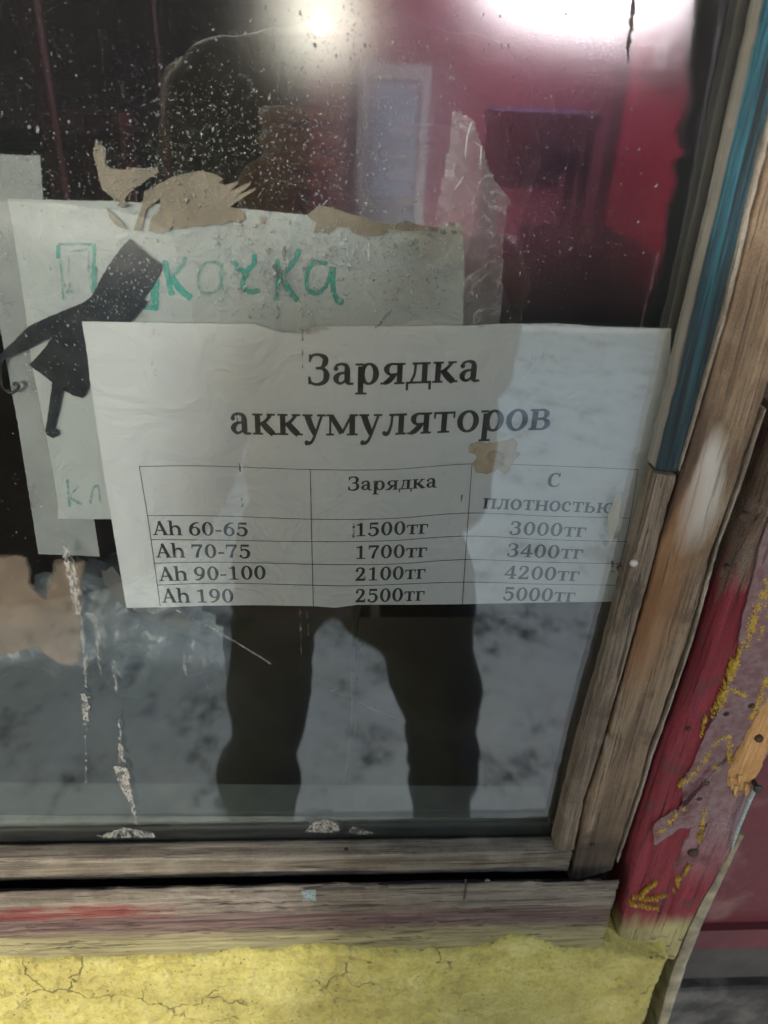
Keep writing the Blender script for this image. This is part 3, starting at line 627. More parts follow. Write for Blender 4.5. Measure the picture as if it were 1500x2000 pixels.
# bottom rails
def hx(pl, y): return [tuple(P(a, b, y)[[0, 2]]) for a, b in pl]
zt = P(600, 1641, 0)[2]                                       # where the bead meets the glass
q = PZ(600, 1676, zt-.001); yH = float(q[1])                  # front edge of the bottom bead
railw = wood('rail_grey_wood', (.035, .026, .017), (.145, .115, .08), (.30, .26, .20), 'x')
raild = wood('rail_dark_wood', (.035, .024, .015), (.12, .085, .055), (.20, .15, .10), 'x')
def hrail(name, x0, x1, prof, mat, parent, n=260, amp=.0005, jit=.0006, seed=0., fr=(30, 500), x1f=None, M=26, groove=0.):
    """long horizontal member from a (y, z) profile"""
    prof = resample(prof, M); vs = []; fs = []; m = len(prof)
    for i in range(n):
        x = x0+(x1-x0)*i/(n-1)
        for j, (y, z) in enumerate(prof):
            s = fbm(x*fr[0], (y+z)*fr[1], seed, 5)*amp; e = fbm(x*90, seed, j*.03, 5)*jit*(1 if 2 < j < m-3 else .0)
            if groove:
                g_ = abs(noise.noise(Vector((x*26, z*330, seed)))); w_ = noise.noise(Vector((x*7, z*60, seed+4)))
                if w_ > -.12: s += groove*max(0, 1-g_/.13)*min(1, (w_+.12)*5)
                s -= groove*.8*max(0, noise.noise(Vector((x*40, z*160, seed+8)))-.2)
            vs.append((x, y+s, z+e+s*.5-.008*x*.9))
    for i in range(n-1):
        for j in range(m):
            fs.append((i*m+j, (i+1)*m+j, (i+1)*m+(j+1) % m, i*m+(j+1) % m))
    fs.append(tuple(range(m))); fs.append(tuple((n-1)*m+k for k in range(m))[::-1])
    return mk(name, vs, fs, mat, parent, smooth=True)
dz = .0045
H0 = zt; Hb = P(600, 1715, yH)[2]
x1H = P(1112, 1690, yH)[0]
def slope(z, px): return z
bb = hrail('bottom_bead', -1.0, x1H, [(-.0005, H0+.001), (yH*.5, H0+.0006), (yH+.001, H0), (yH, H0-.0015), (yH, H0-.008), (yH+.001, H0-.010), (yH+.001, H0-.012), (yH, H0-.013), (yH+.0005, Hb+.004), (yH+.002, Hb), (-.0005, Hb)], railw, win, 420, .0006, .0005, 2.)
box('shadow_gap', -1.0, .22, -.002, .03, Hb-.03, Hb-.001, plain('gap_shade_black', (.008, .006, .005), .95), win)  # near-black colour paints the shade inside the slot
# outer sill board
q = PZ(600, 1727, Hb-.004); yS1 = float(q[1]); zS = Hb-.004
yS = -.030; zS = P(600, 1735, yS)[2]
yL = float(PZ(600, 1727, zS)[1])
zB = P(600, 1884, yS)[2]
def sill_mat():
    def ex(m, c, n1):
        Z_ = m.math('ADD', m.z(2), m.math('MULTIPLY', m.z(0), .0072)); X_ = m.z(0)
        zz = lambda py: float(P(600, py, yS)[2]+.0072*P(600, py, yS)[0])
        wob = m.math('MULTIPLY', m.math('SUBTRACT', m.noise((25, 120, 240), 1, 7, .3, .7), .5), .016)
        Zw = m.math('ADD', Z_, wob)
        marn = m.mix(m.rng(m.noise((12, 100, 300), 1, 6), .4, .65), (.085, .045, .04), (.19, .13, .11))
        c = m.mix(m.rng(Zw, zz(1778), zz(1790)), c, marn)
        oli = m.mix(m.rng(m.noise((14, 100, 300), 1, 6), .38, .65), (.20, .175, .09), (.36, .32, .16))
        c = m.mix(m.rng(Zw, zz(1808), zz(1826)), c, oli)
        yel = m.mix(m.rng(m.noise((14, 100, 200), 1, 6), .38, .65), (.34, .29, .10), (.50, .44, .17))
        c = m.mix(m.rng(Zw, zz(1850), zz(1872)), c, yel)
        # red paint left on the left half
        rx = m.math('MULTIPLY', m.rng(X_, -.26, -.24), m.rng(X_, float(P(320, 1770, yS)[0])+.02, float(P(240, 1770, yS)[0])))
        rz = m.math('MULTIPLY', m.rng(Zw, zz(1792), zz(1786)), m.rng(Zw, zz(1762), zz(1766)))
        rm = m.math('MULTIPLY', m.math('MULTIPLY', rx, rz), m.rng(m.noise((20, 90, 260), 1, 5), .35, .5))
        c = m.mix(m.math('MULTIPLY', rm, .8), c, (.17, .018, .016))
        cr = m.rng(m.noise((16, 200, 420), 1.0, 4, 1.2, .6), .36, .395)
        crm = m.math('MAXIMUM', cr, m.rng(Z_, zz(1786), zz(1778)))
        c = m.mix(crm, (.025, .017, .013), c)
        return c
    return wood('sill_painted_wood', (.045, .034, .024), (.16, .125, .092), (.29, .25, .195), 'x', ex, 1.)
x1S = P(1190, 1790, yS)[0]
sill = hrail('outer_sill', -1.05, x1S, [(-.0006, zS-.035), (yL+.0004, zS-.034), (yL, zS-.001), (yL-.0008, zS), (yS+.0006, zS-.0004), (yS, zS-.0016), (yS, zS-.004), (yS+.0015, zS-.010), (yS, zS-.02), (yS+.001, zS-.035), (yS-.0005, zS-.05), (yS-.001, zS-.07), (yS-.001, zB-.004), (.0, zB-.004)], sill_mat(), win, 900, .0011, .0004, 9., (22, 420), M=110, groove=.0016)
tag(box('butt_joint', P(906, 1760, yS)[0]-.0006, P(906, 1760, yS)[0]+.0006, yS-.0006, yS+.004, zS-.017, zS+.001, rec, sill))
sheet('pale_blue_dab', [(588, 1738), (618, 1736), (619, 1759), (589, 1761)], yS-.0016, stain_mat('pale_blue_paint', (.30, .40, .40), (.20, .26, .25), .0022, 500, .0008, .6, .7, holes=.44), sill, .001, .002)
# peeling flakes on the sill
fl = sill_mat()
flm = plain('curled_flake', (.20, .155, .13), .7, .3, 200, .4)
for i in range(0):
    x = rng.uniform(-10, 700) if i < 22 else rng.uniform(300, 1150); y = rng.uniform(1783, 1800) if i < 22 else rng.uniform(1800, 1860); w = rng.uniform(8, 55); h = rng.uniform(3, 7)
    a = rng.uniform(-2, 2)
    pl = [(x, y), (x+w*.3, y-h*rng.uniform(.4, 1)), (x+w*.7, y-h*rng.uniform(.3, .9)+a), (x+w, y+a), (x+w*.6, y+h*.5+a), (x+w*.2, y+h*.4)]
    if pl[3][0] > 1170: continue
    o = solid('paint_flake', pl, yS-.0022-.0006*rng.random(), flm if i < 22 else plain('flake_olive_%d' % i, (.28, .25, .14), .7, .3, 200, .4), sill, .0012, .0006)
# screw in the corner
sc = plain('black_screw', (.02, .018, .016), .45, .2, 300, .3, Metallic=.5)
a = P(1110, 1727, -.012); b = P(1168, 1731, -.012); pts = [a+(b-a)*t for t in np.linspace(0, 1, 40)]
tag(tube('loose_screw', pts, [.0006+.0008*(i/40)+.0004*(i % 2) for i in range(36)]+[.002, .0032, .0034, .0034], sc), 'black screw lying in the lower right corner of the frame', 'screw')
tag(rev('white_crumb', [(.0004, -.002), (.002, -.0012), (.0024, .0006), (.001, .0018)], tuple(P(952, 1725, yS*.8)+np.array([0, 0, .0015])), plain('crumb_white', (.7, .68, .6), .8, .3, 900), None, 7), 'white crumb of putty on the lower ledge', 'putty')
# inner lower rail seen through the glass, and the dark side reveal
board('inner_rail', hx([(-900, 1592), (1075, 1600)], .018), hx([(-900, 1700), (1075, 1700)], .018), .018, .05, plain('inner_rail_green', (.11, .125, .115), .55, .2, 30), win, n=60, m=6, along='x', world=True, seed=31)
rvl = plain('reveal_dark', (.035, .03, .026), .7, .4, 60, .3)
box('side_reveal', .187, .20, .006, .05, .95, 2.0, rvl, win)
box('wall_block', .2005, .30, .03, .055, .0, 2.05, rvl, win)
tag(board('plastic_strip', [(1412, -20), (1375, 200), (1330, 450), (1285, 650)], [(1425, -20), (1381, 200), (1335, 450), (1289, 650)], .020, .0205, plain('clear_strip', (.20, .17, .23), .25), win, n=60, m=4, jit=.0006, seed=33), 'thin glossy plastic strip inside the right edge of the pane')
tarp = N('black_film'); tn = tarp.noise((1, 1, .5), 40, 6)
tarp = tarp.done(tarp.bsdf(tarp.mix(tarp.rng(tn, .4, .7), (.012, .012, .013), (.035, .034, .038)), .4, tarp.bump(tn, .6, .004)))
tf = tag(solid('black_film', [(1345, -60), (1332, 120), (1338, 200), (1316, 255), (1330, 300), (1308, 320), (1318, 350), (1300, 400), (1290, 500), (1262, 600), (1240, 690), (1330, 690), (1390, 400), (1450, -60)], .047, tarp, None, .0006, .0012), 'torn black film hanging inside along the right edge of the pane', 'plastic film')

# ------------------------------------------------------------ plaster wall
def plaster():
    m = N('yellow_plaster'); n1 = m.noise(sc=34, det=9, rough=.68); n2 = m.noise(sc=180, det=6, rough=.65); n3 = m.noise(sc=7, det=3)
    c = m.ramp(n1, [(.32, (.44, .375, .10)), (.5, (.66, .575, .15)), (.66, (.76, .69, .25))])
    c = m.mix(m.rng(n2, .45, .68, 0, .5), c, (.24, .20, .07)); c = m.mix(m.rng(n3, .42, .62, 0, .35), c, (.30, .26, .10))
    v = m.n('TexVoronoi', feature='DISTANCE_TO_EDGE'); wv = m.n('VectorMath', operation='ADD')
    dn = m.n('TexNoise'); m.set(dn.inputs['Vector'], m.co()); dn.inputs['Scale'].default_value = 60; dn.inputs['Detail'].default_value = 6
    sc_ = m.n('VectorMath', operation='SCALE'); m.set(sc_.inputs[0], dn.outputs['Color']); sc_.inputs['Scale'].default_value = .035
    m.set(wv.inputs[0], m.co()); m.set(wv.inputs[1], sc_.outputs[0]); m.set(v.inputs['Vector'], wv.outputs[0]); v.inputs['Scale'].default_value = 17
    cr = m.math('MAXIMUM', m.rng(v.outputs[0], .0, .014), m.rng(m.noise(sc=14, det=3), .60, .50))
    c = m.mix(m.rng(n2, .5, .3, 0, .5), c, (.20, .17, .06)); c = m.mix(m.math('ADD', m.math('MULTIPLY', cr, .5), .5, True), (.15, .12, .045), c)
    pit = m.rng(m.noise(sc=300, det=2), .24, .31)
    c = m.mix(pit, (.08, .06, .03), c)
    h = m.math('ADD', m.math('MULTIPLY', n2, .35), m.math('ADD', m.math('MULTIPLY', cr, .5), m.math('ADD', m.math('MULTIPLY', pit, .5), n1)))
    return m.done(m.bsdf(c, .75, m.bump(h, 1., .006)))
plm = plaster()
wl = tag(empty('plaster_wall', (-.4, 0, 0)), 'yellow painted rough plaster wall below the window', 'wall')
yW = yS-.006
top_px = [(-300, 1872), (0, 1879), (60, 1884), (180, 1881), (300, 1878), (415, 1876), (425, 1868), (480, 1861), (540, 1867), (580, 1858), (640, 1856), (720, 1862), (800, 1868), (880, 1866), (950, 1856), (985, 1842), (1010, 1836), (1040, 1840), (1075, 1852), (1100, 1862), (1150, 1866), (1185, 1862), (1230, 1872), (1283, 1881), (1309, 1876)]
tw = np.array([P(a, b, yW)[[0, 2]] for a, b in top_px])
vs = []; fs = []; xs = np.linspace(-.34, tw[-1][0], 560); NZ = 130; zbot = .70
for x in xs:
    ztp = float(np.interp(x, tw[:, 0], tw[:, 1]))+.0018*fbm(x*160, 2, 0, 5)
    for j in range(NZ+1):
        t = j/NZ; z = ztp+(zbot-ztp)*t
        lip = max(0, 1-(ztp-z)/.0025); corner = max(0, 1-(tw[-1][0]-x)/.006)
        y = yW+.0022*fbm(x*28, z*28, 1, 3)+.0011*fbm(x*120, z*120, 4, 5)+.0012*abs(fbm(x*60, z*90, 7, 4))+.0008*min(1, max(0, (fbm(x*34, z*48, 11, 5)-.10)/.03))+.0011*min(1, max(0, (fbm(x*95, z*130, 21, 4)-.33)/.05))+.0035*lip*lip+.004*corner*corner
        xx_ = x-(.004*abs(fbm(z*60, 3, 1, 4)) if corner > .8 else 0)
        vs.append((xx_, y, z))
for i in range(len(xs)-1):
    for j in range(NZ): fs.append((i*(NZ+1)+j, i*(NZ+1)+j+1, (i+1)*(NZ+1)+j+1, (i+1)*(NZ+1)+j))
b0 = len(vs); n_ = len(xs)
for i in range(n_): v = vs[i*(NZ+1)]; vs.append((v[0], .0, v[2]+.003))
for i in range(n_-1): fs.append((i*(NZ+1), (i+1)*(NZ+1), b0+i+1, b0+i))
b1 = len(vs)
for j in range(NZ+1): v = vs[(n_-1)*(NZ+1)+j]; vs.append((v[0]-.004, .11, v[2]))
for j in range(NZ): k = (n_-1)*(NZ+1)+j; fs.append((k, k+1, b1+j+1, b1+j))
mk('plaster_face', vs, fs, plm, wl, smooth=True)
box('plaster_base', -1.6, tw[-1][0]-.004, yW+.001, .12, -.02, .6995, plm, wl)
box('plaster_side', -1.6, -1.06, yW+.001, .12, .7005, 2.6, plm, wl); box('plaster_side', -1.059, -.341, yW+.001, .12, .7005, float(tw[0][1])-.002, plm, wl)
box('plaster_head', -1.059, .32, yW+.001, .12, 2.0005, 2.6, plm, wl)
box('side_stile', -1.058, -1.001, -.0135, .02, .95, 2.0, raw, win)
# ------------------------------------------------------------ right: red panel, beam, ledge
redp = N('worn_red_panel'); r1 = redp.noise(sc=24, det=7, rough=.65); r2 = redp.noise((1, 1, 1), 6, 4)
redp = redp.done(redp.bsdf(redp.mix(redp.rng(redp.math('MULTIPLY', r1, redp.rng(r2, .3, .6, .7, 1.1)), .5, .68), (.05, .005, .009), (.085, .04, .038)), .55, redp.bump(r1, .4, .004)))
rp = tag(empty('red_side_panel', (.9, .08, .7)), 'worn dark red panel at the right, beyond the painted post', 'panel')
zR = P(1420, 1836, .06)[2]
for k in range(4): box('panel_board', .305+k*.33, .305+k*.33+.328, .06, .085, zR, 2.6, redp, rp, .003)
box('panel_batten', .305, 1.63, .052, .0595, zR-.002, zR+.03, plain('batten_maroon', (.05, .006, .01), .6, .3, 30), rp)
bk = plain('black_timber', (.02, .019, .018), .8, .3, 40, .5)
tag(box('black_beam', .303, 1.65, .075, .30, zR-.10, zR-.004, bk, None, .004), 'black timber beam under the red side panel', 'beam')
lm_ = N('dirty_concrete'); l1 = lm_.noise(sc=22, det=6); lm_ = lm_.done(lm_.bsdf(lm_.ramp(l1, [(.42, (.012, .012, .012)), (.6, (.055, .055, .052))]), .85, lm_.bump(l1, .8, .01)))
tag(box('concrete_ledge', .303, 1.65, .065, .34, .0, zR-.105, lm_, None, .005), 'dirty dark concrete base at the lower right', 'plinth')
st(box('front_wall_inner', 1.651, 4.0, .06, .30, -.5, 2.6, darkw)); st(box('front_wall_left', rx0-.1, -1.601, .0, .12, -.5, 2.6, plm))
st(box('foundation', rx0-.1, 4.0, .345, .359, -.6, .0, darkw)); st(box('roof_with_added_eave', rx0-.2, 4.2, -.75, 8.4, 2.62, 2.72, plain('roof_sheet', (.15, .15, .16), .6)))  # roof overhang is out of view, added to shade the wall from the sky

# ------------------------------------------------------------ sheets stuck behind the glass
def paper(name, c, var=.05, blot=(.45, .43, .36), warm=.25, trans=.12):
    m = N(name); n1 = m.noise(sc=11, det=5); n2 = m.noise(sc=260, det=4); n3 = m.noise((1, 1, 1), 34, 6, 1.5)
    col = m.mix(m.rng(n1, .3, .7), c, tuple(x*(1-var) for x in c))
    col = m.mix(m.rng(n3, .58, .75, 0, warm), col, blot)
    col = m.mix(m.rng(n2, .66, .74, 0, .35), col, (.3, .3, .28))
    b = m.bsdf(col, .62, m.bump(n3, .5, .006)); t = m.n('BsdfTranslucent'); m.set(t.inputs[0], col)
    return m.done(m.mixs(trans, b, t.outputs[0]))
yA = .0056
# price list
pl_px = [(160, 628), (300, 630), (430, 632), (498, 633), (522, 641), (548, 649), (590, 652), (600, 646), (618, 638), (700, 637), (800, 637), (900, 636), (1000, 632), (1080, 632), (1130, 634), (1165, 638), (1240, 640), (1311, 642),
         (1309, 700), (1320, 760), (1330, 900), (1290, 1000), (1240, 1172), (1190, 1175), (1060, 1177), (900, 1180), (800, 1181), (700, 1181), (655, 1187), (615, 1184), (500, 1182), (400, 1183), (330, 1186), (247, 1187), (225, 1060), (200, 905), (176, 745), (170, 690)]
price = solid('price_list', pl_px, yA, paper('white_paper', (.52, .53, .53), .04, (.62, .60, .54), .18, .08), None, .0002, .00015)
tag(price, 'large white printed price list of battery charging prices behind the glass', 'price list')
ink = plain('black_ink', (.018, .020, .022), .5, .3, 500)
def R(x0, y0, x1, y1): return [(x0, y0), (x1, y0), (x1, y1), (x0, y1)]
def St(*p):
    q = cat([np.array(a, float) for a in p], 7) if len(p) > 2 else [np.array(a, float) for a in p]
    L, Rr = [], []
    for i in range(len(q)):
        d = q[min(i+1, len(q)-1)][:2]-q[max(i-1, 0)][:2]; d = d/max(1e-6, np.hypot(*d)); nn = np.array([-d[1], d[0]])*q[i][2]/2
        L.append(tuple(q[i][:2]+nn)); Rr.append(tuple(q[i][:2]-nn))
    return [('strip', L, Rr)]
def Ring(cx, cy, rx, ry, wx, wy, n=28):
    O = [(cx+rx*math.cos(2*math.pi*k/n), cy+ry*math.sin(2*math.pi*k/n)) for k in range(n+1)]
    I = [(cx+(rx-wx)*math.cos(2*math.pi*k/n), cy+(ry-wy)*math.sin(2*math.pi*k/n)) for k in range(n+1)]
    return [('strip', O, I)]
def Dot(x, y, w): return [[(x+w/2*math.cos(2*math.pi*k/12), y+w/2*math.sin(2*math.pi*k/12)) for k in range(12)]]
def Q(*r): return [R(*a) for a in r]
G = {
 'о': (560, Ring(280, 235, 258, 248, 135, 58)),
 'а': (545, Q((300, 60, 435, 350))+St((95, 360, 70), (130, 425, 62), (240, 452, 62), (340, 415, 95), (368, 330, 130))+St((350, 85, 110), (400, 28, 70), (520, 22, 48))+St((330, 265, 50), (190, 240, 75), (110, 145, 135), (160, 45, 75), (250, 40, 60), (330, 100, 55))+Dot(105, 355, 110)),
 'р': (590, Q((70, -200, 200, 400), (15, -215, 280, -168), (10, 420, 190, 465))+Ring(325, 235, 235, 245, 140, 58)),
 'к': (590, Q((70, 0, 200, 465), (15, 420, 255, 465), (15, 0, 255, 45), (350, 420, 550, 465), (400, 0, 600, 45))+St((190, 225, 75), (320, 300, 75), (450, 440, 75))+St((250, 260, 130), (370, 130, 150), (500, 15, 130))),
 'у': (545, Q((10, 420, 245, 465), (350, 420, 550, 465))+St((120, 440, 145), (200, 230, 140), (300, 30, 120))+St((460, 440, 60), (330, 90, 62), (240, -110, 68), (140, -185, 75))+Dot(105, -160, 115)),
 'м': (780, Q((90, 20, 140, 450), (565, 0, 700, 465), (20, 0, 205, 45), (505, 0, 765, 45), (20, 420, 160, 465), (600, 420, 765, 465))+St((130, 440, 120), (390, 50, 125))+St((610, 440, 60), (395, 50, 60))),
 'л': (600, Q((390, 0, 520, 465), (165, 415, 580, 465), (330, 0, 580, 45))+St((240, 440, 60), (220, 220, 62), (150, 40, 85), (50, 25, 80))+Dot(65, 45, 100)),
 'т': (560, Q((215, 0, 345, 440), (140, 0, 420, 45), (30, 412, 530, 465), (30, 320, 78, 440), (482, 320, 530, 440))),
 'я': (585, Q((380, 0, 510, 465), (325, 0, 570, 45), (300, 418, 570, 465), (5, 0, 150, 45))+St((400, 438, 52), (230, 440, 62), (140, 340, 135), (215, 222, 60), (400, 222, 55))+St((330, 215, 110), (210, 90, 125), (90, 20, 80))),
 'д': (610, Q((370, 40, 500, 465), (150, 415, 560, 465), (15, 0, 600, 50), (15, -140, 72, 30), (543, -140, 600, 30))+St((220, 440, 62), (205, 220, 62), (125, 30, 62))),
 'в': (580, Q((70, 0, 200, 465), (15, 418, 160, 465), (15, 0, 160, 45))+St((180, 440, 50), (330, 440, 60), (405, 350, 130), (330, 255, 55), (190, 245, 52))+St((190, 248, 50), (350, 238, 60), (450, 130, 140), (350, 25, 60), (180, 23, 48))),
 'с': (480, St((400, 350, 60), (340, 430, 58), (230, 440, 62), (120, 340, 130), (100, 235, 138), (130, 110, 128), (250, 28, 72), (360, 40, 58), (425, 105, 45))+Dot(382, 350, 115)),
 'п': (625, Q((70, 0, 200, 465), (425, 0, 555, 465), (15, 412, 610, 465), (15, 0, 255, 45), (370, 0, 610, 45))),
 'н': (635, Q((70, 0, 200, 465), (435, 0, 565, 465), (200, 208, 435, 260), (15, 0, 255, 45), (380, 0, 620, 45), (15, 420, 255, 465), (380, 420, 620, 465))),
 'ь': (570, Q((70, 0, 200, 465), (15, 420, 255, 465), (15, 0, 160, 45))+St((190, 262, 50), (350, 262, 62), (450, 145, 140), (350, 25, 60), (180, 23, 48))),
 'ю': (830, Q((60, 0, 190, 465), (10, 420, 240, 465), (10, 0, 240, 45), (190, 208, 330, 262))+Ring(560, 235, 250, 248, 132, 58)),
 'г': (455, Q((70, 0, 200, 465), (15, 0, 280, 45), (15, 412, 430, 465), (380, 300, 430, 430))),
 'З': (560, St((75, 555, 60), (130, 640, 62), (270, 662, 66), (410, 590, 120), (415, 480, 135), (340, 385, 75), (200, 362, 52))+St((200, 368, 52), (380, 345, 80), (450, 210, 145), (400, 70, 110), (240, 12, 68), (100, 45, 60), (50, 150, 60))+Q((45, 500, 92, 665), (25, 15, 80, 185))),
 'С': (600, St((515, 500, 55), (460, 610, 62), (335, 652, 68), (170, 560, 125), (115, 335, 150), (170, 110, 128), (335, 22, 68), (470, 60, 60), (545, 165, 50))+Q((490, 470, 540, 665))),
 'A': (690, Q((170, 200, 460, 255), (5, 0, 215, 45), (440, 0, 690, 45))+St((340, 650, 60), (95, 20, 62))+St((320, 665, 130), (570, 15, 150))),
 'h': (625, Q((70, 0, 200, 700), (10, 655, 190, 700), (15, 0, 255, 45), (370, 0, 610, 45))+St((190, 360, 52), (290, 430, 75), (410, 410, 125), (490, 300, 132), (490, 10, 130))),
 '0': (590, Ring(295, 320, 258, 330, 145, 58)),
 '1': (590, Q((235, 0, 370, 630), (95, 0, 505, 50))+St((340, 600, 90), (240, 560, 75), (100, 545, 55))),
 '2': (590, Q((60, 0, 515, 108), (468, 0, 515, 190))+St((100, 500, 70), (150, 600, 66), (280, 622, 66), (400, 560, 120), (410, 440, 140), (310, 270, 110), (110, 60, 90))+Dot(120, 495, 125)),
 '3': (590, St((80, 530, 60), (140, 610, 62), (270, 630, 66), (405, 560, 120), (410, 460, 135), (340, 365, 75), (210, 342, 52))+St((210, 348, 52), (380, 330, 80), (450, 200, 145), (400, 65, 110), (240, 10, 68), (100, 45, 60), (60, 130, 60))+Dot(105, 520, 110)+Dot(95, 125, 110)),
 '4': (590, Q((25, 150, 565, 225), (315, 0, 445, 640), (225, 0, 525, 45))+St((380, 615, 70), (220, 410, 62), (55, 190, 60))),
 '5': (590, Q((125, 535, 490, 640), (115, 320, 168, 600))+St((130, 345, 60), (250, 400, 72), (400, 350, 110), (460, 210, 145), (390, 60, 110), (230, 8, 70), (95, 70, 60))+Dot(100, 100, 120)),
 '6': (590, Ring(305, 205, 250, 218, 138, 58)+St((510, 605, 50), (340, 590, 75), (170, 430, 135), (118, 220, 145))),
 '7': (590, Q((60, 535, 540, 640), (60, 430, 108, 600))+St((505, 580, 75), (350, 330, 105), (260, 10, 145))),
 '9': (590, Ring(290, 430, 250, 218, 138, 58)+St((477, 420, 145), (430, 210, 135), (260, 50, 75), (90, 35, 50))),
 '-': (340, Q((35, 190, 305, 275))), ' ': (240, []),
}
def text(s, x0, x1, base, h, caph, mat=ink, parent=price, y=yA-.0002, name='printed_text'):
    """letters of s between pixels x0..x1 on the baseline base [(px,py)...]; h = pixel height of caph font units"""
    tot = sum(G[c][0] for c in s); bx = [p[0] for p in base]; by = [p[1] for p in base]
    k = h/caph; vs = []; fs = []; adv = 0; cnt = 0
    def put(u, v, off):
        px = x0+(x1-x0)*u/tot; py = float(np.interp(px, bx, by)); dx, dy = px-633, py-3660; L = math.hypot(dx, dy)
        w = P(px+dx/L*v*k, py+dy/L*v*k, y); return (w[0], w[1]-off, w[2])
    for c in s:
        a, parts = G[c]
        for pr_ in parts:
            off = .000008*(cnt % 12); cnt += 1; b0 = len(vs)
            if isinstance(pr_, tuple):
                _, L, Rr = pr_; n = len(L)
                vs += [put(adv+p[0], p[1], off) for p in L]+[put(adv+p[0], p[1], off) for p in Rr]
                fs += [(b0+i, b0+i+1, b0+n+i+1, b0+n+i) for i in range(n-1)]
            else:
                vs += [put(adv+p[0], p[1], off) for p in pr_]; fs.append(tuple(range(b0, b0+len(pr_))))
        adv += a
    return mk(name, vs, fs, mat, parent)
text('Зарядка', 600, 938, [(600, 752), (760, 751), (938, 745)], 60, 670)
text('аккумуляторов', 448, 1078, [(448, 848), (620, 851), (760, 850), (900, 844), (1078, 839)], 42, 470)
text('Зарядка', 679, 854, [(679, 958), (760, 957), (854, 952)], 26.5, 670)
text('С', 1066, 1094, [(1066, 951), (1094, 951)], 27, 670)
text('плотностью', 942, 1199, [(942, 993), (1070, 998), (1199, 1003)], 20.5, 470)
for s, x0, x1, b0_, b1_ in (('Ah 60-65', 299, 487, 1045, 1047), ('Ah 70-75', 305, 492, 1089, 1090), ('Ah 90-100', 311, 521, 1135, 1131), ('Ah 190', 317, 458, 1177, 1177)):
    text(s, x0, x1, [(x0, b0_), (x1, b1_)], 26.5, 640)
for s, x0, x1, b0_, b1_ in (('1500тг', 692, 836, 1048, 1042), ('1700тг', 692, 834, 1092, 1088), ('2100тг', 692, 831, 1135, 1130), ('2500тг', 692, 829, 1177, 1173), ('3000тг', 993, 1143, 1044, 1049), ('3400тг', 988, 1137, 1087, 1092), ('4200тг', 983, 1130, 1130, 1135), ('5000тг', 980, 1122, 1172, 1176)):
    text(s, x0, x1, [(x0, b0_), (x1, b1_)], 26, 640)
def rule(pts, w=1.15):
    pp = np.array(cat(pts, 8)) if len(pts) > 2 else resample(pts, 6); vs = []; fs = []
    for i, p in enumerate(pp):
        d = pp[min(i+1, len(pp)-1)]-pp[max(i-1, 0)]; d = d/np.hypot(*d); n_ = np.array([-d[1], d[0]])*w/2
        a = P(p[0]+n_[0], p[1]+n_[1], yA-.0003); b = P(p[0]-n_[0], p[1]-n_[1], yA-.0003); vs += [a, b]
    fs = [(2*i, 2*i+1, 2*i+3, 2*i+2) for i in range(len(pp)-1)]
    mk('table_rule', vs, fs, ink, price)
for pts in ([(272, 911), (400, 910), (606, 917), (760, 917), (922, 906), (1080, 910), (1246, 917)], [(287, 1007), (430, 1008), (608, 1014), (760, 1013), (913, 1002), (1070, 1008), (1231, 1012)], [(294, 1054), (430, 1055), (609, 1058), (760, 1056), (911, 1047), (1070, 1054), (1224, 1058)],
            [(300, 1100), (430, 1098), (610, 1102), (760, 1102), (909, 1093), (1060, 1098), (1216, 1101)], [(306, 1143), (430, 1139), (611, 1143), (700, 1144), (907, 1137), (1060, 1141), (1204, 1143)],
            [(272, 911), (290, 1020), (313, 1184)], [(606, 917), (609, 1060), (612, 1184)], [(922, 906), (911, 1060), (903, 1180)], [(1246, 917), (1231, 1012), (1212, 1100), (1203, 1145)]):
    rule([np.array(p, float) for p in pts])
# stains on the list
sheet('water_stain', [(917, 868), (935, 862), (952, 868), (1000, 855), (1012, 865), (1008, 880), (1022, 884), (1008, 898), (1000, 905), (995, 922), (982, 924), (972, 918), (950, 928), (930, 920), (922, 905), (932, 890), (915, 885)], yA-.00035,
      stain_mat('tea_stain', (.36, .27, .17), (.50, .42, .31), .0022, 260, .0005, .7, .8, nsc=140), price, .001, .003)
sheet('water_stain', [(945, 895), (955, 880), (975, 877), (988, 890), (985, 915), (975, 905), (955, 902)], yA-.00042, stain_mat('tea_stain_dark', (.36, .26, .15), (.50, .40, .28), .001, 220, .002, .7, .5, nsc=90), price, .001, .003)
edge_m = stain_mat('stain_edge', (.34, .31, .26), (.45, .42, .36), .0003, 900, .0003, .7, .38)
for pts in ([(1005, 690), (1030, 685), (1040, 700), (1022, 730), (1000, 750)], [(1045, 645), (1062, 670), (1060, 700), (1045, 720), (1030, 740)], [(1068, 740), (1045, 765), (1020, 780), (1010, 800)]):
    pp = cat(pts, 6); w = 1.1
    for k in range(2):
        L = [(p[0]+6*k+w+2*fbm(p[0]*.2, p[1]*.2, k), p[1]) for p in pp]; Rr = [(p[0]+6*k-w+2*fbm(p[0]*.2, p[1]*.2, k), p[1]) for p in pp][::-1]
        sheet('stain_outline', L+Rr, yA-.00045, edge_m, price, .0006, .0008)
sheet('brown_corner', [(575, 640), (600, 655), (660, 640), (620, 637)], yA-.0004, stain_mat('brown_scorch', (.30, .22, .16), (.45, .38, .30), .001, 300, .0015, .7, .5), price, .001, .002)

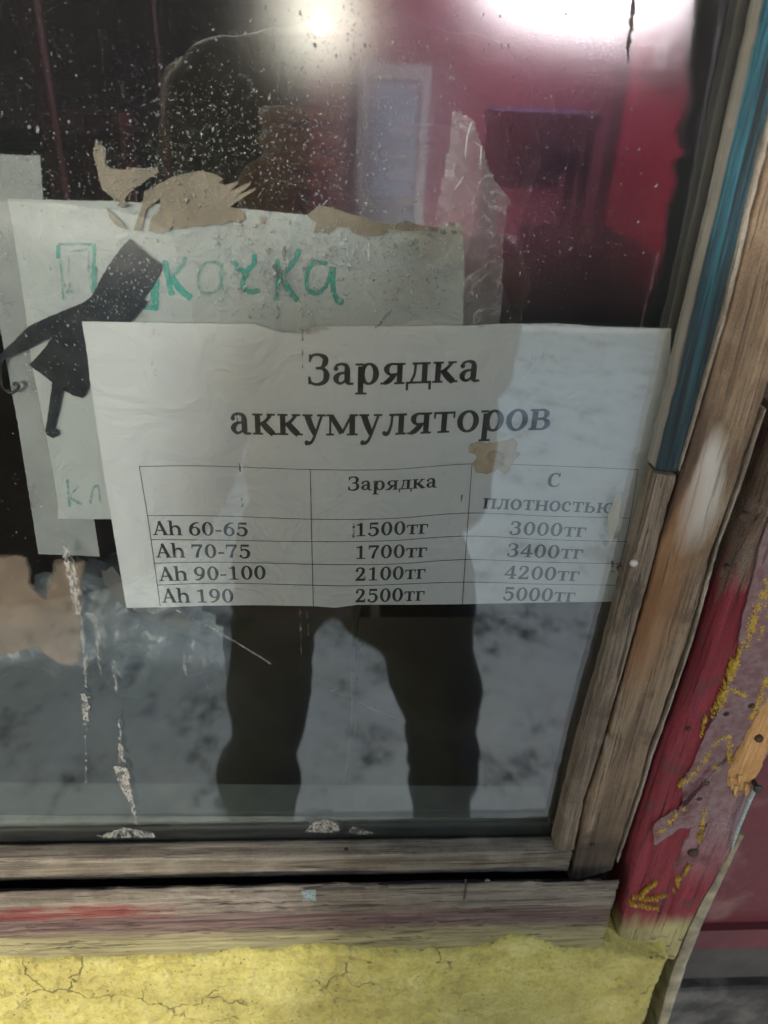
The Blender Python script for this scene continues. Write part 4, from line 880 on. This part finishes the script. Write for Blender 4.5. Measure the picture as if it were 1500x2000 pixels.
# handwritten sheet
yB = .0092
hb_px = [(15, 388), (120, 391), (230, 393), (350, 400), (480, 408), (640, 424), (760, 442), (850, 441), (903, 436), (908, 520), (904, 640), (900, 700), (260, 700), (225, 1014), (150, 1014), (113, 1013), (113, 985), (105, 930), (90, 850), (60, 700), (50, 610), (30, 480)]
hw = solid('handwritten_sheet', hb_px, yB, paper('greyed_paper', (.43, .455, .445), .06, (.45, .44, .37), .35, .25), None, .0002, .0002)
tag(hw, 'grey damp sheet lettered by hand in green marker, behind the price list', 'sign')
mk_ = stain_mat('green_marker', (.008, .20, .16), (.03, .30, .24), .0008, 500, .0006, .5, .92, nsc=350, stretch=(1, 1, .6), holes=.22)
mk2 = stain_mat('green_marker_faded', (.06, .26, .22), (.11, .34, .30), .0010, 500, .0010, .5, .72, nsc=350, stretch=(1, 1, .6), holes=.30)
def mark(pts, w, mat=mk_):
    pp = cat([np.array(p, float) for p in pts], 6) if len(pts) > 2 else [np.array(p, float) for p in pts]
    pp = np.array(pp); L = []; Rr = []
    for i, p in enumerate(pp):
        d = pp[min(i+1, len(pp)-1)]-pp[max(i-1, 0)]; d = d/max(1e-6, np.hypot(*d)); n_ = np.array([-d[1], d[0]])*w/2; L.append(tuple(p+n_)); Rr.append(tuple(p-n_))
    global _mk; _mk = globals().get('_mk', 0)+1
    sheet('marker_stroke', L+Rr[::-1], yB-.0003-.00002*(_mk % 20), mat, hw, .0009, .0016)
for pts, w, m_ in (
    ([(113, 477), (186, 477)], 6, mk_), ([(112, 480), (120, 530), (124, 585)], 7, mk2), ([(114, 478), (113, 506)], 9, mk_), ([(134, 492), (172, 487)], 5, mk_), ([(134, 492), (134, 560), (130, 572)], 5, mk2), ([(184, 477), (183, 540)], 8, mk_), ([(172, 490), (174, 540), (180, 575)], 6, mk2), ([(118, 572), (145, 570)], 5, mk2), ([(184, 520), (183, 574)], 14, mk2),
    ([(303, 545), (302, 607)], 17, mk_), ([(278, 601), (310, 602)], 9, mk_),
    ([(322, 508), (328, 540), (336, 578)], 12, mk_), ([(366, 500), (350, 525), (330, 545)], 11, mk2), ([(334, 540), (352, 565), (374, 583)], 15, mk_),
    ([(430, 516), (405, 512), (388, 535), (390, 565), (410, 573), (430, 560), (436, 530)], 8, mk2), ([(432, 512), (432, 555), (445, 572)], 9, mk2),
    ([(456, 509), (468, 528), (482, 528), (496, 515), (497, 495)], 11, mk_), ([(485, 530), (474, 550), (478, 566), (492, 570), (508, 567)], 11, mk_),
    ([(541, 505), (542, 545), (541, 588)], 10, mk_), ([(586, 486), (575, 510), (550, 540)], 12, mk_), ([(550, 538), (560, 560), (582, 588)], 13, mk_),
    ([(640, 515), (615, 512), (600, 535), (602, 565), (622, 572), (640, 552), (648, 520)], 10, mk_), ([(652, 520), (650, 560), (660, 588), (672, 590)], 12, mk_), ([(612, 530), (612, 555)], 4, mk2),
    ([(131, 936), (136, 990)], 6, mk2), ([(155, 948), (138, 970), (160, 986)], 6, mk2), ([(176, 985), (182, 955), (192, 950), (196, 985)], 6, mk2), ([(212, 955), (215, 985)], 6, mk2)):
    mark(pts, w, m_)
# grey translucent plastic behind it
gs = N('grey_plastic'); g1 = gs.noise(sc=40, det=6)
gs = gs.done(gs.mixs(.50, gs.n('BsdfTransparent').outputs[0], gs.bsdf(gs.mix(gs.rng(g1, .35, .65), (.27, .29, .285), (.37, .39, .385)), .5)))
tag(solid('grey_plastic_sheet', [(-40, 300), (78, 304), (84, 390), (150, 800), (195, 1087), (75, 1082), (35, 830), (0, 640), (-40, 560)], .0125, gs, None, .0002, .0003), 'greyish translucent plastic sheet at the left, behind the handwritten sign', 'plastic sheet')
# tapes
bt_ = N('black_tape'); b1_ = bt_.noise(sc=120, det=4); bt_ = bt_.done(bt_.bsdf(bt_.mix(bt_.rng(b1_, .4, .6), (.010, .011, .013), (.024, .026, .03)), .28, bt_.bump(b1_, .25, .001)))
tape_px = [(252.7, 466.4), (265.6, 477), (291, 500), (302, 508), (315, 517), (308, 540), (292, 565), (278, 585), (287, 590), (270, 612), (254, 632), (210, 640), (172, 645), (175, 686), (178, 728), (174, 738), (176, 748), (162, 778), (141, 772), (122, 760), (113, 806),
           (104, 838), (106, 846), (110, 836), (114, 842), (113, 852), (103, 856), (91, 849), (88, 842), (94, 806), (102, 747), (80, 730), (56, 713), (80, 688), (99, 663), (88, 665), (70, 674), (50, 684), (31, 691), (12, 700), (5, 706), (2, 722), (4, 745), (8, 760), (2, 756), (-2, 735), (-3, 712), (-1, 693), (23, 670), (56, 637), (101, 616), (135, 602), (164, 590), (179, 578), (195, 548), (211, 519), (232, 490)]
def crl(x, z): return .0012*fbm(x*60, z*60, 2)**2
tag(solid('black_tape', tape_px, .0066, bt_, None, .00025, .0003), 'torn glossy black tape with curled ends, across the handwritten sign', 'tape')
tube('tape_curl', cat([P(7, 758, .0066), P(14, 764, .0062), (P(24, 767, .006)), P(34, 760, .006), P(36, 752, .006), P(30, 749, .006), P(27, 752, .006)], 4), [.0003+.0006*min(1, i/6) for i in range(25)], bt_, COL.objects['black_tape'])
tt = N('tan_tape'); t1 = tt.noise(sc=50, det=4); tt = tt.done(tt.bsdf(tt.mix(tt.rng(t1, .3, .7), (.12, .092, .062), (.21, .168, .118)), .5))
A_ = [(186.5, 271), (206.5, 290), (206, 320.7), (216.7, 328.7), (240, 332), (256.7, 327), (280, 329), (307.3, 326), (308.7, 336.7), (283.3, 354), (256.7, 372.7), (243, 388.7), (244.7, 396.7), (256, 400), (240.7, 406), (227, 400.7), (234, 396.7), (199, 370), (182, 300.7)]
B_ = [(280.7, 375.3), (336.7, 344.7), (371, 336.7), (395, 334), (422, 340.7), (436, 350), (426, 357), (440, 362), (462, 354), (466, 358), (448, 374), (466, 366), (490, 355.3), (488, 362), (462, 382), (482, 374), (500.7, 366), (494, 374), (470, 388.7), (448.7, 404.7), (467, 407), (474, 414), (479, 426), (467, 436.7), (454, 431), (430, 440), (416.7, 436.7), (396, 443), (376.7, 440.7), (350, 446), (336.7, 441), (328, 452), (320.7, 454), (305, 456), (290, 451), (293, 432), (299, 420.7), (312.7, 410), (312.7, 386), (302, 396.7), (286, 408), (275, 451), (260.7, 450), (270, 422), (278, 399)]
C_ = [(208.7, 404.7), (230, 426), (240, 436), (248.7, 450), (230, 442), (214, 426)]
D_ = [(600, 421), (623, 400), (658, 409), (690, 420), (712, 425.6), (745, 436), (775, 437), (791, 430), (821, 439.6), (856.7, 444), (854, 453.6), (830, 450), (798, 451), (775, 448), (758.7, 446.6), (751.7, 458), (730, 462), (705, 460.6), (690, 456), (680, 446), (658, 442), (642, 458), (628, 452), (611.7, 456), (618.7, 435)]
for k, (pl, lb) in enumerate(((A_, 'tan tape scrap with an upright point, above the black tape'), (B_, 'largest tan tape scrap with a frayed right end'), (C_, 'small tan tape sliver just left of the black tape top'), (D_, 'long low tan tape scrap on the upper right edge of the handwritten sign'))):
    tag(solid('tan_tape', pl, .0068, tt, None, .0002, .0003), lb, 'tape', 'tan tape scraps')
for pl, lb in (([(860, 452), (868, 448), (872, 456), (864, 460)], 'brown tape crumb at the right end of the long tan scrap'), ([(877, 436), (888, 434), (890, 440), (880, 442)], 'brown tape crumb on the top edge near the sheet corner'), ([(880, 450), (892, 450), (893, 456), (884, 458)], 'brown tape crumb just below the top edge near the sheet corner'),
            ([(896, 452), (903, 451), (903, 457)], 'brown tape crumb at the very right edge of the handwritten sign'), ([(508, 425), (522, 423), (514, 432), (520, 436), (510, 438)], 'brown tape crumb right of the largest tan scrap')):
    tag(solid('tape_crumb', pl, .0069, tt, None, .0002, .0004), lb, 'tape')
gt = plain('grey_tape', (.075, .072, .07), .45, .2, 60)
tag(solid('grey_tape', [(197, 1113), (205, 1116), (220, 1106), (236, 1128), (243, 1160), (250, 1195), (275, 1187), (300, 1200), (340, 1186), (352, 1192), (376, 1216), (360, 1232), (330, 1224), (290, 1204), (255, 1192), (240, 1185), (222, 1165), (204, 1140)], .0105, gt, None, .0002, .0003), 'dull grey tape remnant showing under the lower left corner of the price list', 'tape')
# clear film scrap
cf = N('clear_tape_film'); c1 = cf.noise((1, 1, .5), 60, 6, 2.0); c2 = cf.noise(sc=25, det=3, dist=3.)
crs = cf.rng(cf.math('ABSOLUTE', cf.math('SUBTRACT', c2, .5)), .0, .02, 1., 0.)
vz = cf.math('ADD', cf.rng(c1, .3, .75, .10, .34), cf.math('MULTIPLY', crs, .35), True)
cfb = cf.bsdf((.55, .54, .55), .32, cf.bump(c1, 1., .004))
cf = cf.done(cf.mixs(vz, cf.n('BsdfTransparent').outputs[0], cfb))
fo = tag(sheet('clear_film_scrap', [(888, 218), (922, 237), (936, 275), (948, 320), (958, 345), (975, 370), (994, 391), (985, 425), (980, 480), (980, 540), (975, 632), (906, 632), (908, 520), (903, 440), (852, 437), (858, 400), (868, 350), (880, 280)], .0075, cf, None, .0012, 0, lambda x, z: .0008*fbm(x*90, z*50, 3, 4)), 'crumpled clear tape scrap above the right corner of the handwritten sign', 'tape')
for pts in ([(921, 238), (912, 270), (909, 305)], [(940, 285), (938, 330)], [(905, 345), (898, 356), (888, 370)], [(960, 452), (962, 460)]):
    tube('film_crease', cat([P(a, b, .0068) for a, b in pts], 3), .00028, plain('crease_white', (.8, .8, .82), .2), fo, 5)

# ------------------------------------------------------------ the person taking the picture (reflected)
def skin(name, joints, bones, sub=2, extra_sub=True):
    me = bpy.data.meshes.new(name); me.from_pydata([j[0] for j in joints], bones, [])
    o = bpy.data.objects.new(name, me); COL.objects.link(o)
    md = o.modifiers.new('s', 'SKIN'); md.use_smooth_shade = True
    for i, j in enumerate(joints):
        sv_ = me.skin_vertices[0].data[i]; sv_.radius = j[1] if isinstance(j[1], tuple) else (j[1], j[1]); sv_.use_root = (i == 0)
    if sub: s_ = o.modifiers.new('d', 'SUBSURF'); s_.levels = sub; s_.render_levels = sub
    dg = bpy.context.evaluated_depsgraph_get(); ev = o.evaluated_get(dg); m2 = bpy.data.meshes.new_from_object(ev)
    bpy.data.objects.remove(o); return m2
def merge(name, meshes, mat, parent, vox=0.):
    vs = []; fs = []
    for me in meshes:
        b = len(vs); vs += [tuple(v.co) for v in me.vertices]; fs += [tuple(b+i for i in p.vertices) for p in me.polygons]
    o = mk(name, vs, fs, mat, parent, smooth=True)
    if vox:
        r = o.modifiers.new('r', 'REMESH'); r.mode = 'VOXEL'; r.voxel_size = vox; r.use_smooth_shade = True
    return o
bx, by = .012, -.56
per = tag(empty('person', (bx, by, 0)), 'person in a dark jacket and dark trousers holding up a phone, reflected in the glass', 'person')
skm = plain('skin_tone', (.38, .22, .16), .5, .1, 30)
jm = plain('jacket_cloth', (.085, .065, .058), .8, .3, 30, .5); tm = plain('trouser_cloth', (.050, .047, .048), .85, .3, 30, .5); bm_ = plain('boot_leather', (.012, .011, .010), .5)
HL, HR = (-.055, -.395, 1.43), (.095, -.395, 1.42)
# trousers
merge('trousers', [skin('t', [((bx, by, 1.0), (.155, .10)), ((bx, by, .97), (.155, .10)), ((bx-.098, by, .85), .074), ((bx-.122, by+.02, .55), .062), ((bx-.135, by, .44), .078), ((bx-.14, by-.01, .30), .06), ((bx-.145, by-.01, .14), .055),
                                ((bx+.112, by, .84), .094), ((bx+.165, by+.02, .58), .068), ((bx+.178, by, .46), .074), ((bx+.182, by-.01, .30), .058), ((bx+.19, by-.01, .14), .054)],
                        [(0, 1), (1, 2), (2, 3), (3, 4), (4, 5), (5, 6), (1, 7), (7, 8), (8, 9), (9, 10), (10, 11)])], tm, per)
for sx in (-.145, .19):
    merge('boot', [skin('b', [((bx+sx, by-.03, .17), .055), ((bx+sx, by-.03, .06), .052), ((bx+sx*1.1, by+.06, .045), .045), ((bx+sx*1.15, by+.17, .035), (.045, .034))], [(0, 1), (1, 2), (2, 3)])], bm_, per)
# jacket with sleeves
sl = lambda s, h: [((bx+s*.15, by-.01, 1.46), .07), ((bx+s*(.165 if s > 0 else .13), by+.02, 1.15), .062), ((h[0]*.5+(bx+s*(.165 if s > 0 else .13))*.5, by+.09, 1.26), .052), ((h[0]+s*.02, h[1]-.075, h[2]-.10), .044)]
J = [((bx+.03, by-.03, .88), .165), ((bx+.03, by-.03, .99), .19), ((bx+.035, by-.03, 1.10), .195), ((bx+.02, by-.02, 1.29), .165), ((bx, by-.02, 1.47), .115), ((bx, by, 1.56), (.07, .07))]+sl(-1, HL)+sl(1, HR)
merge('jacket', [skin('j', J, [(0, 1), (1, 2), (2, 3), (3, 4), (4, 5), (4, 6), (6, 7), (7, 8), (8, 9), (4, 10), (10, 11), (11, 12), (12, 13)])], jm, per)
tx = bpy.data.textures.new('cloth_folds', 'CLOUDS'); tx.noise_scale = .10; tx.noise_depth = 2
for nm_ in ('trousers', 'jacket'):
    ob_ = bpy.data.objects[nm_]; ss = ob_.modifiers.new('s', 'SUBSURF'); ss.levels = 1; ss.render_levels = 1
    dd = ob_.modifiers.new('f', 'DISPLACE'); dd.texture = tx; dd.strength = .05; dd.mid_level = .5
# body: head, neck, hands with five fingers, one surface
parts = [skin('h', [((bx, by, 1.530), .055), ((bx, by+.01, 1.610), .052), ((bx, by+.02, 1.690), (.07, .085)), ((bx, by+.015, 1.760), (.078, .095)), ((bx, by+.01, 1.820), (.06, .075))], [(0, 1), (1, 2), (2, 3), (3, 4)]),
         skin('n', [((bx, by+.09, 1.730), .012), ((bx, by+.118, 1.705), .014), ((bx, by+.10, 1.695), .012)], [(0, 1), (1, 2)], 1)]
for s in (-1, 1): parts.append(skin('ear', [((bx+s*.078, by+.01, 1.740), .014), ((bx+s*.088, by+.005, 1.715), .016), ((bx+s*.08, by+.01, 1.690), .01)], [(0, 1), (1, 2)], 1))
for h, s in ((HL, -1), (HR, 1)):
    h = Vector(h); wr = h+Vector((s*.02, -.075, -.10)); pc_ = h+Vector((s*.012, -.03, -.045))
    parts.append(skin('p', [(tuple(wr), .028), (tuple(pc_), (.034, .018)), (tuple(h+Vector((s*.004, -.012, -.005))), (.038, .014))], [(0, 1), (1, 2)], 1))
    for k, L in enumerate((.072, .08, .074, .058)):
        b = h+Vector((s*(.012), -.012, .028-.019*k)); parts.append(skin('f', [(tuple(b-Vector((0, .01, .004))), .009), (tuple(b), .0088), (tuple(b+Vector((-s*L*.22, .016, .003))), .0082), (tuple(b+Vector((-s*L*.62, .018, .004))), .0076), (tuple(b+Vector((-s*L*.9, .012, .002))), .0064)], [(0, 1), (1, 2), (2, 3), (3, 4)], 1))
    b = pc_+Vector((-s*.012, .0, .01)); parts.append(skin('th', [(tuple(b), .012), (tuple(b+Vector((-s*.018, -.004, .022))), .0105), (tuple(b+Vector((-s*.028, -.002, .05))), .0088)], [(0, 1), (1, 2)], 1))
merge('body', parts, skm, per, .0035)
merge('knitted_cap', [skin('c', [((bx, by-.01, 1.780), (.088, .10)), ((bx, by-.01, 1.850), (.065, .075)), ((bx, by-.012, 1.880), (.03, .03))], [(0, 1), (1, 2)])], plain('cap_wool', (.02, .02, .022), .9, .3, 200, .5), per)
for s in (-1, 1):
    tag(rev('eye', [(.002, .008), (.008, .005), (.011, 0), (.008, -.006)], (bx+s*.031, by+.092, 1.735), plain('eye_white', (.6, .58, .55), .2), per, 12, 'Y'))
merge('mouth', [skin('m', [((bx-.024, by+.093, 1.660), .004), ((bx, by+.100, 1.661), .0055), ((bx+.024, by+.093, 1.660), .004)], [(0, 1), (1, 2)], 1)], plain('lip', (.3, .12, .1), .5), per)
# phone behind the lens
rgt, dwn, fwd = Vector(CM@np.array([1, 0, 0])), Vector(CM@np.array([0, 1, 0])), Vector(CM@np.array([0, 0, 1]))
C0 = Vector(CP)
def pbox(name, x0, x1, y0, y1, z0, z1, mat, parent):
    vs = [C0+rgt*x+dwn*y+fwd*z for x in (x0, x1) for y in (y0, y1) for z in (z0, z1)]
    fs = [(0, 1, 3, 2), (4, 6, 7, 5), (0, 4, 5, 1), (2, 3, 7, 6), (0, 2, 6, 4), (1, 5, 7, 3)]
    o = mk(name, vs, fs, mat, parent); m = o.modifiers.new('b', 'BEVEL'); m.width = .002; m.segments = 3; return o
ph = tag(empty('phone', tuple(C0+dwn*.14-fwd*.006)), 'dark phone held up in front of the person, reflected in the glass', 'phone')
pm = plain('phone_black', (.012, .012, .014), .3)
pbox('phone_body', -.052, .024, -.022, .142, -.0125, -.004, pm, ph)
for k, yy in enumerate((.0, .024, .046)):
    a = C0+dwn*yy-fwd*.0035; mm = pm
    if k: pbox('lens_ring', -.008, .008, yy-.008, yy+.008, -.0038, -.0022, plain('lens_%d' % k, (.03, .03, .035), .1), ph)
